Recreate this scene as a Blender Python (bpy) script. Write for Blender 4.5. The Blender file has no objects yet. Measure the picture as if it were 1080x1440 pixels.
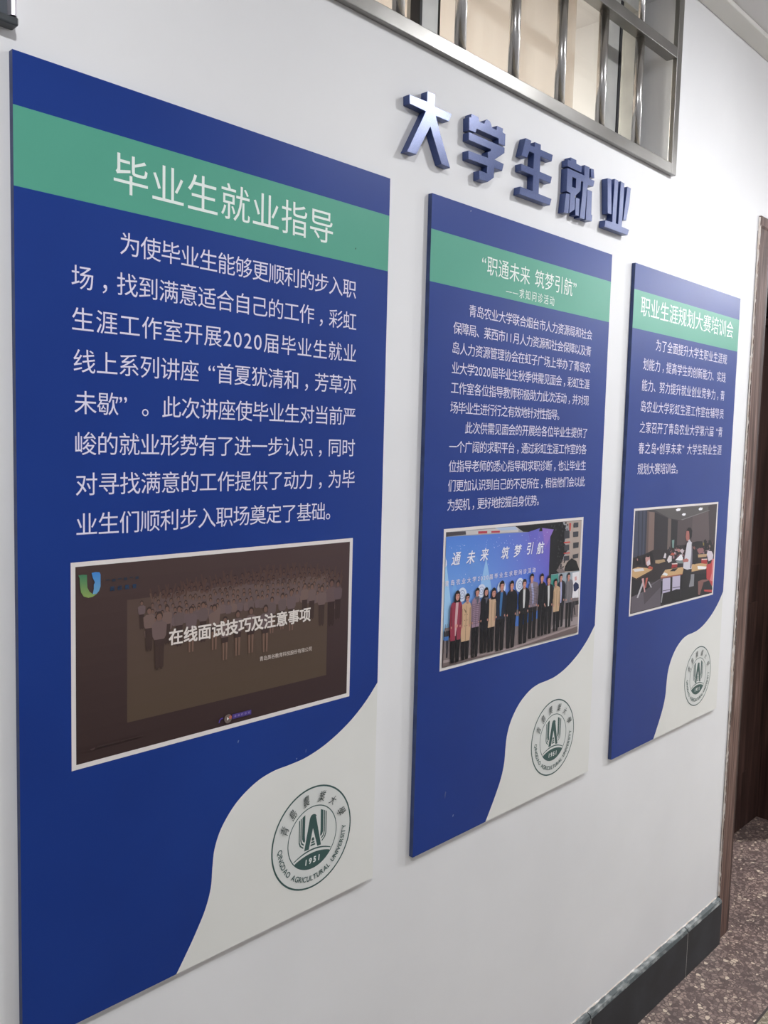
import bpy, bmesh, math, random
from mathutils import Vector, Matrix

SC = bpy.context.scene
COL = SC.collection

# ---------------------------------------------------------------- camera
cam_d = bpy.data.cameras.new('camera')
cam = bpy.data.objects.new('camera', cam_d)
COL.objects.link(cam)
RT = Vector((0.6977, -0.7159, 0.0256)); FW = Vector((0.7151, 0.6939, -0.0837)); FW.normalize()
RT = (RT - FW * RT.dot(FW)).normalized(); UP = RT.cross(FW)
cam.matrix_world = Matrix(((RT.x, UP.x, -FW.x, -0.4183), (RT.y, UP.y, -FW.y, -1.0195), (RT.z, UP.z, -FW.z, 1.5558), (0, 0, 0, 1)))
cam_d.sensor_fit = 'VERTICAL'; cam_d.sensor_height = 24.0
cam_d.lens = 1199.03 / 1440 * 24.0
cam_d.clip_start = 0.02
SC.camera = cam

# ---------------------------------------------------------------- world, exposure, lamps
W = bpy.data.worlds.new('world'); SC.world = W; W.use_nodes = True
W.node_tree.nodes['Background'].inputs[0].default_value = (0.8, 0.86, 1.0, 1)
W.node_tree.nodes['Background'].inputs[1].default_value = 0.3
SC.view_settings.view_transform = 'Standard'; SC.view_settings.look = 'None'
SC.view_settings.gamma = 1.0; SC.view_settings.use_curve_mapping = False
SC.view_settings.exposure = 0.46
CORRIDOR_AND_FILL_LAMPS = [(1.66, -0.88, 550.0, 0.05), (3.12, -0.98, 190.0, 0.05), (-0.35, -1.25, 520.0, 0.06), (4.8, -1.2, 1150.0, 0.09)]  # the over-camera and far-right entries are added fills that even out the wall
ROOM_FILL_LAMP = (0.9, 1.5, 300.0, 0.2)  # added unseen lamp that brightens the blind from behind
# ---------------------------------------------------------------- helpers
def lin(c):
    c = c / 255.0
    return c / 12.92 if c <= 0.04045 else ((c + 0.055) / 1.055) ** 2.4
def L3(c, k=1.0): return tuple(min(1.0, lin(x) * k) for x in c)

def mat(name, col, rough=0.5, metal=0.0, spec=0.5):
    m = bpy.data.materials.new(name); m.use_nodes = True
    b = m.node_tree.nodes['Principled BSDF']
    b.inputs['Base Color'].default_value = (*col, 1)
    b.inputs['Roughness'].default_value = rough
    b.inputs['Metallic'].default_value = metal
    b.inputs['Specular IOR Level'].default_value = spec
    return m
def nodes(m): return m.node_tree.nodes, m.node_tree.links, m.node_tree.nodes['Principled BSDF']
def noise_mix(m, c1, c2, scale, detail=4, stretch=(1, 1, 1), lo=0.35, hi=0.65, bump=0.0, bdist=0.002):
    n, l, b = nodes(m)
    tc = n.new('ShaderNodeTexCoord'); mp = n.new('ShaderNodeMapping'); mp.inputs['Scale'].default_value = stretch
    nz = n.new('ShaderNodeTexNoise'); nz.inputs['Scale'].default_value = scale; nz.inputs['Detail'].default_value = detail
    rp = n.new('ShaderNodeValToRGB'); rp.color_ramp.elements[0].position = lo; rp.color_ramp.elements[1].position = hi
    rp.color_ramp.elements[0].color = (*c1, 1); rp.color_ramp.elements[1].color = (*c2, 1)
    l.new(tc.outputs['Object'], mp.inputs[0]); l.new(mp.outputs[0], nz.inputs['Vector'])
    l.new(nz.outputs['Fac'], rp.inputs[0]); l.new(rp.outputs[0], b.inputs['Base Color'])
    if bump:
        bp = n.new('ShaderNodeBump'); bp.inputs['Strength'].default_value = bump; bp.inputs['Distance'].default_value = bdist
        l.new(nz.outputs['Fac'], bp.inputs['Height']); l.new(bp.outputs[0], b.inputs['Normal'])
    return m

class MB:
    def __init__(s): s.v = []; s.f = []; s.mi = []; s.sm = []
    def poly(s, pts, mi=0, smooth=False):
        k = len(s.v); s.v += [tuple(p) for p in pts]; s.f.append(list(range(k, k + len(pts)))); s.mi.append(mi); s.sm.append(smooth)
    def box(s, x0, x1, y0, y1, z0, z1, mi=0):
        k = len(s.v)
        s.v += [(x0, y0, z0), (x1, y0, z0), (x1, y1, z0), (x0, y1, z0), (x0, y0, z1), (x1, y0, z1), (x1, y1, z1), (x0, y1, z1)]
        for q in ((0, 3, 2, 1), (4, 5, 6, 7), (0, 1, 5, 4), (1, 2, 6, 5), (2, 3, 7, 6), (3, 0, 4, 7)):
            s.f.append([k + i for i in q]); s.mi.append(mi); s.sm.append(False)
    def lathe(s, prof, cx, cy, cz, axis='z', n=24, mi=0, smooth=True):
        k = len(s.v)
        for r, h in prof:
            for i in range(n):
                a = 2 * math.pi * i / n
                s.v.append((cx + r * math.cos(a), cy + r * math.sin(a), cz + h))
        for j in range(len(prof) - 1):
            for i in range(n):
                a = k + j * n + i; b = k + j * n + (i + 1) % n
                s.f.append([a, b, b + n, a + n]); s.mi.append(mi); s.sm.append(smooth)
        s.f.append([k + i for i in reversed(range(n))]); s.mi.append(mi); s.sm.append(False)
        s.f.append([k + (len(prof) - 1) * n + i for i in range(n)]); s.mi.append(mi); s.sm.append(False)
    def build(s, name, mats, parent=None, bevel=0, fix=True):
        me = bpy.data.meshes.new(name); me.from_pydata(s.v, [], s.f)
        for m in (mats if isinstance(mats, (list, tuple)) else [mats]): me.materials.append(m)
        me.polygons.foreach_set('material_index', s.mi); me.polygons.foreach_set('use_smooth', s.sm)
        me.update()
        o = bpy.data.objects.new(name, me); COL.objects.link(o)
        if parent: o.parent = parent
        if fix:
            bm = bmesh.new(); bm.from_mesh(me); bmesh.ops.recalc_face_normals(bm, faces=bm.faces); bm.to_mesh(me); bm.free()
        if bevel:
            bv = o.modifiers.new('bevel', 'BEVEL'); bv.width = bevel; bv.segments = 2; bv.limit_method = 'ANGLE'
        return o
def tag(o, label, cat, group=None):
    o['label'] = label; o['category'] = cat
    if group: o['group'] = group
    return o
def struct(o): o['kind'] = 'structure'; return o
def empty(name, loc):
    o = bpy.data.objects.new(name, None); o.location = loc; COL.objects.link(o); return o

# ---------------------------------------------------------------- materials
M_wall = mat('wall_paint', L3((232, 231, 232)), 0.55, 0, 0.3)
noise_mix(M_wall, (0.765, 0.765, 0.78), (0.815, 0.815, 0.83), 2.2, 5, bump=0.0)
n, l, b = nodes(M_wall)
nz = n.new('ShaderNodeTexNoise'); nz.inputs['Scale'].default_value = 60; nz.inputs['Detail'].default_value = 3
nz2 = n.new('ShaderNodeTexNoise'); nz2.inputs['Scale'].default_value = 3.0; nz2.inputs['Detail'].default_value = 2
ma = n.new('ShaderNodeMath'); ma.operation = 'MULTIPLY_ADD'; ma.inputs[1].default_value = 6.0
bp = n.new('ShaderNodeBump'); bp.inputs['Strength'].default_value = 0.12; bp.inputs['Distance'].default_value = 0.002
l.new(nz2.outputs['Fac'], ma.inputs[0]); l.new(nz.outputs['Fac'], ma.inputs[2]); l.new(ma.outputs[0], bp.inputs['Height']); l.new(bp.outputs[0], b.inputs['Normal'])
M_wallf = mat('wall_grey_low_bounce', (0.42, 0.42, 0.42), 0.7)  # grey picked so the unseen opposite wall bounces less light
noise_mix(M_wallf, (0.44, 0.44, 0.45), (0.48, 0.48, 0.49), 2.2, 5)
M_room = mat('room_paint', (0.45, 0.42, 0.38), 0.7)
noise_mix(M_room, (0.42, 0.39, 0.35), (0.47, 0.44, 0.40), 2.2, 5)
M_ceil = mat('ceiling_paint', L3((214, 211, 211)), 0.8)
noise_mix(M_ceil, (0.64, 0.63, 0.63), (0.68, 0.67, 0.67), 3, 3)
M_cornice = mat('cornice_paint', L3((222, 219, 212)), 0.7)
noise_mix(M_cornice, (0.68, 0.67, 0.64), (0.72, 0.71, 0.68), 4, 3)

def terrazzo(name, base1, base2, chip1, chip2, scale):
    m = mat(name, base1, 0.42, 0, 0.4); n, l, b = nodes(m)
    tc = n.new('ShaderNodeTexCoord')
    dn = n.new('ShaderNodeTexNoise'); dn.inputs['Scale'].default_value = 90
    mx = n.new('ShaderNodeMixRGB'); mx.blend_type = 'ADD'; mx.inputs[0].default_value = 0.006
    l.new(tc.outputs['Object'], dn.inputs['Vector']); l.new(tc.outputs['Object'], mx.inputs[1]); l.new(dn.outputs['Color'], mx.inputs[2])
    v = n.new('ShaderNodeTexVoronoi'); v.inputs['Scale'].default_value = scale; v.inputs['Randomness'].default_value = 1
    v2 = n.new('ShaderNodeTexVoronoi'); v2.inputs['Scale'].default_value = scale; v2.feature = 'DISTANCE_TO_EDGE'
    l.new(mx.outputs[0], v.inputs['Vector']); l.new(mx.outputs[0], v2.inputs['Vector'])
    sp = n.new('ShaderNodeSeparateColor'); l.new(v.outputs['Color'], sp.inputs[0])
    cr = n.new('ShaderNodeValToRGB'); e = cr.color_ramp.elements
    e[0].position = 0.0; e[0].color = (*base2, 1); e[1].position = 1.0; e[1].color = (*chip2, 1)
    for p, c in ((0.35, base1), (0.62, chip1), (0.88, chip1)):
        q = cr.color_ramp.elements.new(p); q.color = (*c, 1)
    l.new(sp.outputs[0], cr.inputs[0])
    er = n.new('ShaderNodeValToRGB'); er.color_ramp.elements[0].position = 0.05; er.color_ramp.elements[1].position = 0.14
    l.new(v2.outputs['Distance'], er.inputs[0])
    m2 = n.new('ShaderNodeMixRGB'); l.new(er.outputs[0], m2.inputs[0]); m2.inputs[1].default_value = (*base2, 1); l.new(cr.outputs[0], m2.inputs[2])
    gn = n.new('ShaderNodeTexNoise'); gn.inputs['Scale'].default_value = 7; gn.inputs['Detail'].default_value = 6
    gr = n.new('ShaderNodeValToRGB'); gr.color_ramp.elements[0].position = 0.3; gr.color_ramp.elements[0].color = (0.8, 0.8, 0.8, 1); gr.color_ramp.elements[1].position = 0.7; gr.color_ramp.elements[1].color = (1.1, 1.06, 1.03, 1)
    l.new(tc.outputs['Object'], gn.inputs['Vector']); l.new(gn.outputs['Fac'], gr.inputs[0])
    m3 = n.new('ShaderNodeMixRGB'); m3.blend_type = 'MULTIPLY'; m3.inputs[0].default_value = 1; l.new(m2.outputs[0], m3.inputs[1]); l.new(gr.outputs[0], m3.inputs[2])
    l.new(m3.outputs[0], b.inputs['Base Color'])
    return m
M_floor = terrazzo('terrazzo_brown', L3((124, 108, 104)), L3((94, 80, 78)), L3((156, 138, 130)), L3((222, 206, 186)), 84)
M_floor2 = terrazzo('terrazzo_beige', L3((150, 142, 122)), L3((120, 112, 96)), L3((176, 168, 150)), L3((205, 198, 180)), 95)
M_strip = mat('divider_dark', L3((52, 46, 44)), 0.5)

def wood(name, c1, c2, c3, rough=0.6):
    m = mat(name, c1, rough, 0, 0.15); n, l, b = nodes(m)
    tc = n.new('ShaderNodeTexCoord'); mp = n.new('ShaderNodeMapping'); mp.inputs['Scale'].default_value = (60, 60, 2.2)
    n1 = n.new('ShaderNodeTexNoise'); n1.inputs['Scale'].default_value = 1.0; n1.inputs['Detail'].default_value = 8; n1.inputs['Distortion'].default_value = 1.2
    mp2 = n.new('ShaderNodeMapping'); mp2.inputs['Scale'].default_value = (14, 14, 1.4)
    n2 = n.new('ShaderNodeTexNoise'); n2.inputs['Scale'].default_value = 1.0; n2.inputs['Detail'].default_value = 3; n2.inputs['Distortion'].default_value = 2.0
    l.new(tc.outputs['Object'], mp.inputs[0]); l.new(mp.outputs[0], n1.inputs['Vector'])
    l.new(tc.outputs['Object'], mp2.inputs[0]); l.new(mp2.outputs[0], n2.inputs['Vector'])
    mx = n.new('ShaderNodeMath'); mx.operation = 'MULTIPLY_ADD'; mx.inputs[1].default_value = 0.55
    ad = n.new('ShaderNodeMath'); ad.operation = 'MULTIPLY'; ad.inputs[1].default_value = 0.45
    l.new(n2.outputs['Fac'], ad.inputs[0]); l.new(n1.outputs['Fac'], mx.inputs[0]); l.new(ad.outputs[0], mx.inputs[2])
    cr = n.new('ShaderNodeValToRGB'); e = cr.color_ramp.elements
    e[0].position = 0.36; e[0].color = (*c2, 1); e[1].position = 0.64; e[1].color = (*c3, 1)
    q = e.new(0.5); q.color = (*c1, 1)
    l.new(mx.outputs[0], cr.inputs[0]); l.new(cr.outputs[0], b.inputs['Base Color'])
    bp = n.new('ShaderNodeBump'); bp.inputs['Strength'].default_value = 0.2; bp.inputs['Distance'].default_value = 0.001
    l.new(n1.outputs['Fac'], bp.inputs['Height']); l.new(bp.outputs[0], b.inputs['Normal'])
    return m
M_wood = wood('walnut_casing', L3((98, 76, 69)), L3((64, 47, 42)), L3((142, 116, 108)))
M_door = wood('walnut_door', L3((64, 46, 42)), L3((44, 31, 28)), L3((84, 62, 56)), 0.5)
M_black = mat('transom_black', L3((26, 26, 32)), 0.25)
noise_mix(M_black, L3((24, 24, 30)), L3((32, 32, 38)), 6)
M_caulk = mat('caulk_white', L3((222, 214, 206)), 0.7)
noise_mix(M_caulk, L3((236, 230, 226)), L3((214, 200, 188)), 45, 3)
M_gap = mat('dark_gap', L3((95, 88, 84)), 0.8)
M_base = mat('base_stone', L3((52, 54, 58)), 0.5, 0, 0.3)
noise_mix(M_base, L3((32, 34, 38)), L3((48, 52, 57)), 9, 8, lo=0.4, hi=0.75)
M_basetop = mat('base_stone_scuffed', L3((90, 96, 98)), 0.6)
noise_mix(M_basetop, L3((72, 80, 82)), L3((176, 178, 176)), 60, 6, stretch=(0.4, 1, 1), lo=0.47, hi=0.75)
M_grout = mat('grout', L3((176, 172, 168)), 0.8)

M_steel = mat('brushed_steel', L3((176, 176, 174)), 0.24, 1.0)
noise_mix(M_steel, L3((124, 122, 119)), L3((160, 158, 155)), 5, 4, stretch=(1, 1, 1), lo=0.3, hi=0.75)
n, l, b = nodes(M_steel)
sn = n.new('ShaderNodeTexNoise'); sn.inputs['Scale'].default_value = 30; sn.inputs['Detail'].default_value = 5
sr = n.new('ShaderNodeMapRange'); sr.inputs[1].default_value = 0.3; sr.inputs[2].default_value = 0.7; sr.inputs[3].default_value = 0.28; sr.inputs[4].default_value = 0.42
l.new(sn.outputs['Fac'], sr.inputs[0]); l.new(sr.outputs[0], b.inputs['Roughness'])
M_tube = mat('polished_tube', L3((190, 188, 186)), 0.24, 1.0)
noise_mix(M_tube, L3((196, 194, 192)), L3((218, 216, 214)), 40, 3, stretch=(1, 1, 0.2))
M_alu = mat('window_aluminium', L3((188, 188, 184)), 0.45, 0.2)
noise_mix(M_alu, L3((180, 180, 178)), L3((196, 196, 192)), 12, 3)
M_gask = mat('gasket_black', L3((38, 38, 42)), 0.6)
M_blind = mat('beige_blind', L3((228, 210, 192)), 0.8)
noise_mix(M_blind, L3((236, 228, 222)), L3((230, 222, 216)), 3, 3)
n, l, b = nodes(M_blind)
tr = n.new('ShaderNodeBsdfTranslucent'); tr.inputs[0].default_value = (*L3((246, 240, 236)), 1)
ms = n.new('ShaderNodeMixShader'); ms.inputs[0].default_value = 0.5
l.new(b.outputs[0], ms.inputs[1]); l.new(tr.outputs[0], ms.inputs[2]); l.new(ms.outputs[0], n['Material Output'].inputs[0])
M_glass = bpy.data.materials.new('window_glass'); M_glass.use_nodes = True
n, l, b = nodes(M_glass)
gl = n.new('ShaderNodeBsdfGlossy'); gl.inputs['Roughness'].default_value = 0.02
tp = n.new('ShaderNodeBsdfTransparent'); tp.inputs[0].default_value = (0.95, 0.97, 0.96, 1)
lw = n.new('ShaderNodeLayerWeight'); lw.inputs[0].default_value = 0.5
pw = n.new('ShaderNodeMath'); pw.operation = 'POWER'; pw.inputs[1].default_value = 5.0; l.new(lw.outputs['Facing'], pw.inputs[0])
fr = n.new('ShaderNodeMath'); fr.operation = 'MULTIPLY_ADD'; fr.inputs[1].default_value = 0.9; fr.inputs[2].default_value = 0.04; l.new(pw.outputs[0], fr.inputs[0])
ms = n.new('ShaderNodeMixShader'); l.new(fr.outputs[0], ms.inputs[0]); l.new(tp.outputs[0], ms.inputs[1]); l.new(gl.outputs[0], ms.inputs[2]); l.new(ms.outputs[0], n['Material Output'].inputs[0])

def sheen_print(name):
    m = mat(name, (1, 1, 1), 0.42, 0, 0.2); n, l, b = nodes(m)
    at = n.new('ShaderNodeVertexColor'); at.layer_name = 'Col'; l.new(at.outputs['Color'], b.inputs['Base Color'])
    return m
M_print = sheen_print('printed_ink')
M_blue = mat('board_blue', L3((38, 66, 142)), 0.42, 0, 0.22)
noise_mix(M_blue, L3((19, 52, 130)), L3((22, 57, 137)), 3, 3)
M_green = mat('board_green', L3((84, 160, 138)), 0.42, 0, 0.22)
noise_mix(M_green, L3((82, 158, 136)), L3((88, 164, 142)), 3, 3)
M_white = mat('board_white', L3((226, 226, 222)), 0.42, 0, 0.22)
noise_mix(M_white, L3((224, 224, 220)), L3((229, 229, 226)), 3, 3)
M_edge = mat('board_edge_navy', L3((34, 46, 84)), 0.5)
noise_mix(M_edge, L3((44, 60, 104)), L3((56, 74, 122)), 30, 3)
M_letter = mat('letter_paint', L3((62, 84, 148)), 0.28, 0.2, 0.6)
noise_mix(M_letter, L3((50, 66, 116)), L3((66, 84, 138)), 900, 2, lo=0.3, hi=0.7, bump=0.25, bdist=0.0004)
M_sign = mat('sign_face_grey', L3((84, 90, 98)), 0.3)
noise_mix(M_sign, L3((82, 88, 96)), L3((88, 94, 102)), 4)
M_signcap = mat('sign_cap_black', L3((62, 66, 70)), 0.4)
noise_mix(M_signcap, L3((58, 62, 66)), L3((70, 74, 78)), 30)
M_silver = mat('silver_trim', L3((226, 222, 230)), 0.3, 0.85)
noise_mix(M_silver, L3((220, 216, 224)), L3((232, 228, 236)), 10)

# ---------------------------------------------------------------- the setting
CEIL = 2.676
XW0, XW1, YW = -3.2, 7.0, -2.35
WX0, WX1, WZ0, WZ1 = 0.06, 1.61, 2.246, 2.655      # window opening
DX0, DX1, DZ1 = 2.272, 3.246, 2.160                # door opening
TH = 0.30
m = MB()
m.box(XW0, WX0, 0, TH, 0, CEIL + 0.1); m.box(WX0, WX1, 0, TH, 0, WZ0); m.box(WX0, WX1, 0, TH, WZ1, CEIL + 0.1)
m.box(WX1, DX0, 0, TH, 0, CEIL + 0.1); m.box(DX0, DX1, 0, TH, DZ1, CEIL + 0.1); m.box(DX1, XW1, 0, TH, 0, CEIL + 0.1)
struct(m.build('wall_back', M_wall))
m = MB(); m.box(XW0, XW1, YW - 0.1, YW, 0, CEIL + 0.1); struct(m.build('wall_front', M_wallf))
m = MB(); m.box(XW0 - 0.1, XW0, YW - 0.1, TH, 0, CEIL + 0.1); struct(m.build('wall_left', M_wall))
m = MB(); m.box(XW1, XW1 + 0.1, YW - 0.1, TH, 0, CEIL + 0.1); struct(m.build('wall_right', M_wall))
m = MB(); m.box(XW0 - 0.1, XW1 + 0.1, YW - 0.1, 3.3, CEIL + 0.012, CEIL + 0.15); struct(m.build('ceiling', M_ceil))
m = MB(); m.box(XW0, XW1, -0.055, -0.0005, CEIL, CEIL + 0.013); struct(m.build('trim_1', M_cornice, bevel=0.003))
m = MB(); m.box(XW0 - 0.1, XW1 + 0.1, -0.236, 3.3, -0.08, 0, 0); m.box(XW0 - 0.1, XW1 + 0.1, YW - 0.1, -0.242, -0.08, 0, 1)
floor = struct(m.build('floor', [M_floor, M_floor2]))
m = MB(); m.box(XW0, XW1, -0.242, -0.236, -0.03, 0.0006); m.build('divider_strip', M_strip, floor)
# the room behind the wall: its own three walls
m = MB(); m.box(-0.6, 2.1, 3.2, 3.3, 0, CEIL + 0.01); struct(m.build('wall_room_far', M_room))
m = MB(); m.box(-0.7, -0.6, TH, 3.3, 0, CEIL + 0.01); struct(m.build('wall_room_left', M_room))
m = MB(); m.box(2.1, 2.2, TH, 3.3, 0, CEIL + 0.01); struct(m.build('wall_room_right', M_room))

# stone skirting, one child per stone
def skirting(name, x0, x1, joints, y0=-0.016, y1=-0.0005):
    m = MB(); m.box(x0 + 0.001, x1 - 0.001, y0 + 0.0003, y1, 0.0008, 0.137)
    base = struct(m.build(name, M_grout))
    js = [x0] + joints + [x1]
    rnd = random.Random(4)
    for a, c in zip(js[:-1], js[1:]):
        a += 0.0014; c -= 0.0014
        h = 0.150 + rnd.uniform(-0.0015, 0.0015)
        m = MB()
        P = [(y1, 0.0008), (y0, 0.0008), (y0, h - 0.013), (y0 + 0.0035, h - 0.004), (y1, h)]
        A = [(a, y, z) for y, z in P]; B = [(c, y, z) for y, z in P]
        m.poly(A); m.poly(list(reversed(B)))
        for i in range(5):
            j = (i + 1) % 5
            m.poly([A[i], A[j], B[j], B[i]], 1 if i in (2, 3) else 0)
        m.build('stone_tile', [M_base, M_basetop], base)
    # ragged paint line along the top
    m = MB(); x = x0; rnd = random.Random(9); pr = None
    while x < x1 and x1 > 0.9:
        z = 0.1495 + abs(rnd.gauss(0, 0.0016)); w = 0.0012 + abs(rnd.gauss(0, 0.0012))
        q = [(x, -0.0006 - w, 0.1485), (x, -0.0006 - w * 0.6, z + 0.001), (x, -0.0004, z + 0.003)]
        if pr:
            m.poly([pr[0], q[0], q[1], pr[1]]); m.poly([pr[1], q[1], q[2], pr[2]])
        pr = q; x += 0.012
    if m.f: m.build('paint_line', M_caulk, base)
    return base
skirting('baseboard_back', XW0 + 0.001, 2.1865, [-2.0, -1.4, -0.8, -0.2, 0.36, 0.96, 1.40, 1.944])
skirting('baseboard_right', 3.335, XW1 - 0.001, [3.9, 4.5, 5.1, 5.7, 6.3])

# door frame, leaf and transom
def casing_piece(nm, x0, x1, z0, z1, flip, parent):
    m = MB(); w = x1 - x0
    prof = [(0, 0), (0, -0.0065), (0.026, -0.0065), (0.031, -0.0035), (0.078, -0.0035), (0.0835, -0.002), (0.0835, 0)]
    pr = [((x0 + u) if not flip else (x1 - u), v) for u, v in prof]
    A = [(x, y, z0) for x, y in pr]; B = [(x, y, z1) for x, y in pr]
    m.poly(A); m.poly(B)
    for i in range(len(pr)):
        j = (i + 1) % len(pr); m.poly([A[i], A[j], B[j], B[i]])
    return m.build(nm, M_wood, parent)
door = MB(); door.box(DX0 + 0.016, DX1 - 0.016, 0.262, 0.298, 0.004, 2.030)
for px0, px1, pz0, pz1 in ((0.14, 0.80, 0.25, 0.95), (0.14, 0.80, 1.10, 1.88)):
    door.box(DX0 + px0, DX0 + px1, 0.258, 0.263, pz0, pz1)
d1 = struct(door.build('door_1', M_door, bevel=0.002))
m = MB(); m.box(DX0 + 0.07, DX0 + 0.115, 0.254, 0.262, 0.93, 1.15); hp = m.build('lock_plate', M_steel, d1, bevel=0.002)
m = MB(); m.box(DX0 + 0.085, DX0 + 0.10, 0.215, 0.254, 1.03, 1.045); m.box(DX0 + 0.085, DX0 + 0.20, 0.205, 0.217, 1.03, 1.045); m.build('door_handle', M_steel, d1, bevel=0.003)
fr_ = MB(); fr_.box(DX0 - 0.0005, DX0 + 0.014, -0.001, TH, 0, DZ1); fr_.box(DX1 - 0.014, DX1 + 0.0005, -0.001, TH, 0, DZ1); fr_.box(DX0 + 0.014, DX1 - 0.014, -0.001, TH, DZ1 - 0.014, DZ1)
fr_.box(DX0 + 0.014, DX1 - 0.014, 0.255, TH, 2.034, 2.06)
tr2 = struct(fr_.build('trim_2', M_door))
m = MB(); m.box(DX0 + 0.0145, DX1 - 0.0145, 0.27, 0.28, 2.0605, DZ1 - 0.0145); m.build('transom_panel', M_black, tr2)
casing_piece('casing', 2.1885, DX0, 0, DZ1, False, tr2)
casing_piece('casing', DX1, DX1 + 0.0835, 0, DZ1, True, tr2)
m = MB()
zs = [(DZ1, -0.0038), (DZ1 + 0.05, -0.0038), (DZ1 + 0.0575, -0.0068), (DZ1 + 0.0835, -0.0068), (DZ1 + 0.0835, 0), (DZ1, 0)]
A = [(2.1885, y, z) for z, y in zs]; B = [(DX1 + 0.0835, y, z) for z, y in zs]
m.poly(A); m.poly(B)
for i in range(6): m.poly([A[i], A[(i + 1) % 6], B[(i + 1) % 6], B[i]])
m.build('head_casing', M_wood, tr2)
m = MB(); rnd = random.Random(3); pr = None; z = 0.152
while z < 2.246:
    w = 0.0015 + abs(rnd.gauss(0, 0.0009)) + (0.004 if 0.75 < z < 0.95 else 0) + (0.003 if rnd.random() < 0.05 else 0)
    q = [(2.1885 - w, -0.0006, z), (2.1885 - w * 0.6, -0.0028, z), (2.1886 + rnd.random() * 0.003, -0.0068, z)]
    if pr:
        m.poly([pr[0], q[0], q[1], pr[1]], 0, True); m.poly([pr[1], q[1], q[2], pr[2]], 0, True)
    pr = q; z += 0.012
m.build('caulk_line', M_caulk, tr2)
m = MB(); m.box(2.1838, 2.1846, -0.0012, 0.0, 0.30, 2.20); m.build('wall_crack', M_gap, tr2)

# the real window in the opening
fy0, fy1 = 0.084, 0.150
m = MB()
m.box(WX0, WX0 + 0.035, fy0, fy1, WZ0, WZ1); m.box(WX1 - 0.036, WX1 - 0.0005, fy0, fy1, WZ0, WZ1)
m.box(WX0 + 0.035, WX1 - 0.036, fy0, fy1, WZ0, WZ0 + 0.03); m.box(WX0 + 0.035, WX1 - 0.036, fy0, fy1, WZ1 - 0.03, WZ1)
win = struct(m.build('window_1', M_alu, bevel=0.002))
def sash(x0, x1, y0, y1, z0, z1):
    m = MB(); s = 0.045
    m.box(x0, x0 + s, y0, y1, z0, z1); m.box(x1 - s - 0.012, x1, y0, y1, z0, z1)
    m.box(x0 + s, x1 - s - 0.012, y0, y1, z0, z0 + 0.035); m.box(x0 + s, x1 - s - 0.012, y0, y1, z1 - 0.035, z1)
    o = m.build('window_sash', M_alu, win, bevel=0.0015)
    g = MB(); g.box(x0 + s - 0.002, x1 - s - 0.010, (y0 + y1) / 2 - 0.002, (y0 + y1) / 2 + 0.002, z0 + 0.03, z1 - 0.03); g.build('glass_pane', M_glass, o)
    k = MB(); k.box(x1, x1 + 0.010, y0 - 0.002, y1, z0, z1); k.box(x0 - 0.006, x0, y0, y1, z0, z1); k.build('gasket', M_gask, o)
    return o
zz0, zz1 = WZ0 + 0.0302, WZ1 - 0.0302
sash(WX0 + 0.045, 0.862, 0.118, 0.142, zz0, zz1)
sash(0.792, 1.500, 0.090, 0.114, zz0, zz1)
m = MB(); m.box(1.5115, 1.573, 0.116, 0.120, zz0, zz1); m.build('glass_pane', M_glass, win)
m = MB(); m.box(0.10, 1.428, 0.168, 0.172, 2.20, 2.665)
m.box(0.10, 1.428, 0.160, 0.180, 2.19, 2.205)
tag(m.build('window_blind', M_blind), 'plain beige blind hanging inside the high window behind the steel bars', 'blind')
PEOPLE=[[101.4,709.1,728.9,81.6,116.5,733.1,804.3,846.8,(140,52,72),'long coatopen pink'],[132.3,717.9,735.6,114.2,144.5,739.0,810.5,845.7,(190,158,128),'glasses double'],[162.4,710.4,728.3,145.7,173.0,733.3,787.5,846.1,(142,118,136),'scarf puffer'],[190.9,712.6,730.0,172.9,201.7,735.0,796.25,842.8,(24,24,32),'long scarf'],[215.9,716.1,736.1,197.4,223.9,738.55,794.75,844.1,(188,158,132),'long'],[242.7,704.5,725.5,221.8,259.1,729.9,782.7,846.6,(26,32,48),'blue'],[276.5,707.9,727.5,259.0,296.7,732.45,796.1,846.9,(18,20,28),'plain'],[321.0,709.0,728.2,302.0,340.7,733.1,775.05,844.5,(20,21,28),'white'],[347.5,699.9,718.5,336.0,372.5,722.4,771.7,838.6,(125,112,124),'shirt puffer'],[385.2,703.5,722.3,371.1,402.6,727.45,773.1500000000001,838.3,(18,20,28),'plain'],[411.8,710.3,730.2,396.2,431.2,733.7,783.4000000000001,837.8,(22,22,28),'white'],[439.3,719.9,737.4,431.5,458.5,741.3499999999999,793.45,836.1,(185,155,125),'short'],[459.9,711.4,727.3,447.1,478.0,730.95,782.45,829.8,(28,28,38),'shirt'],[491.1,711.7,728.7,480.3,509.7,730.7,779.25,834.5,(112,108,114),'plain']]
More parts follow.
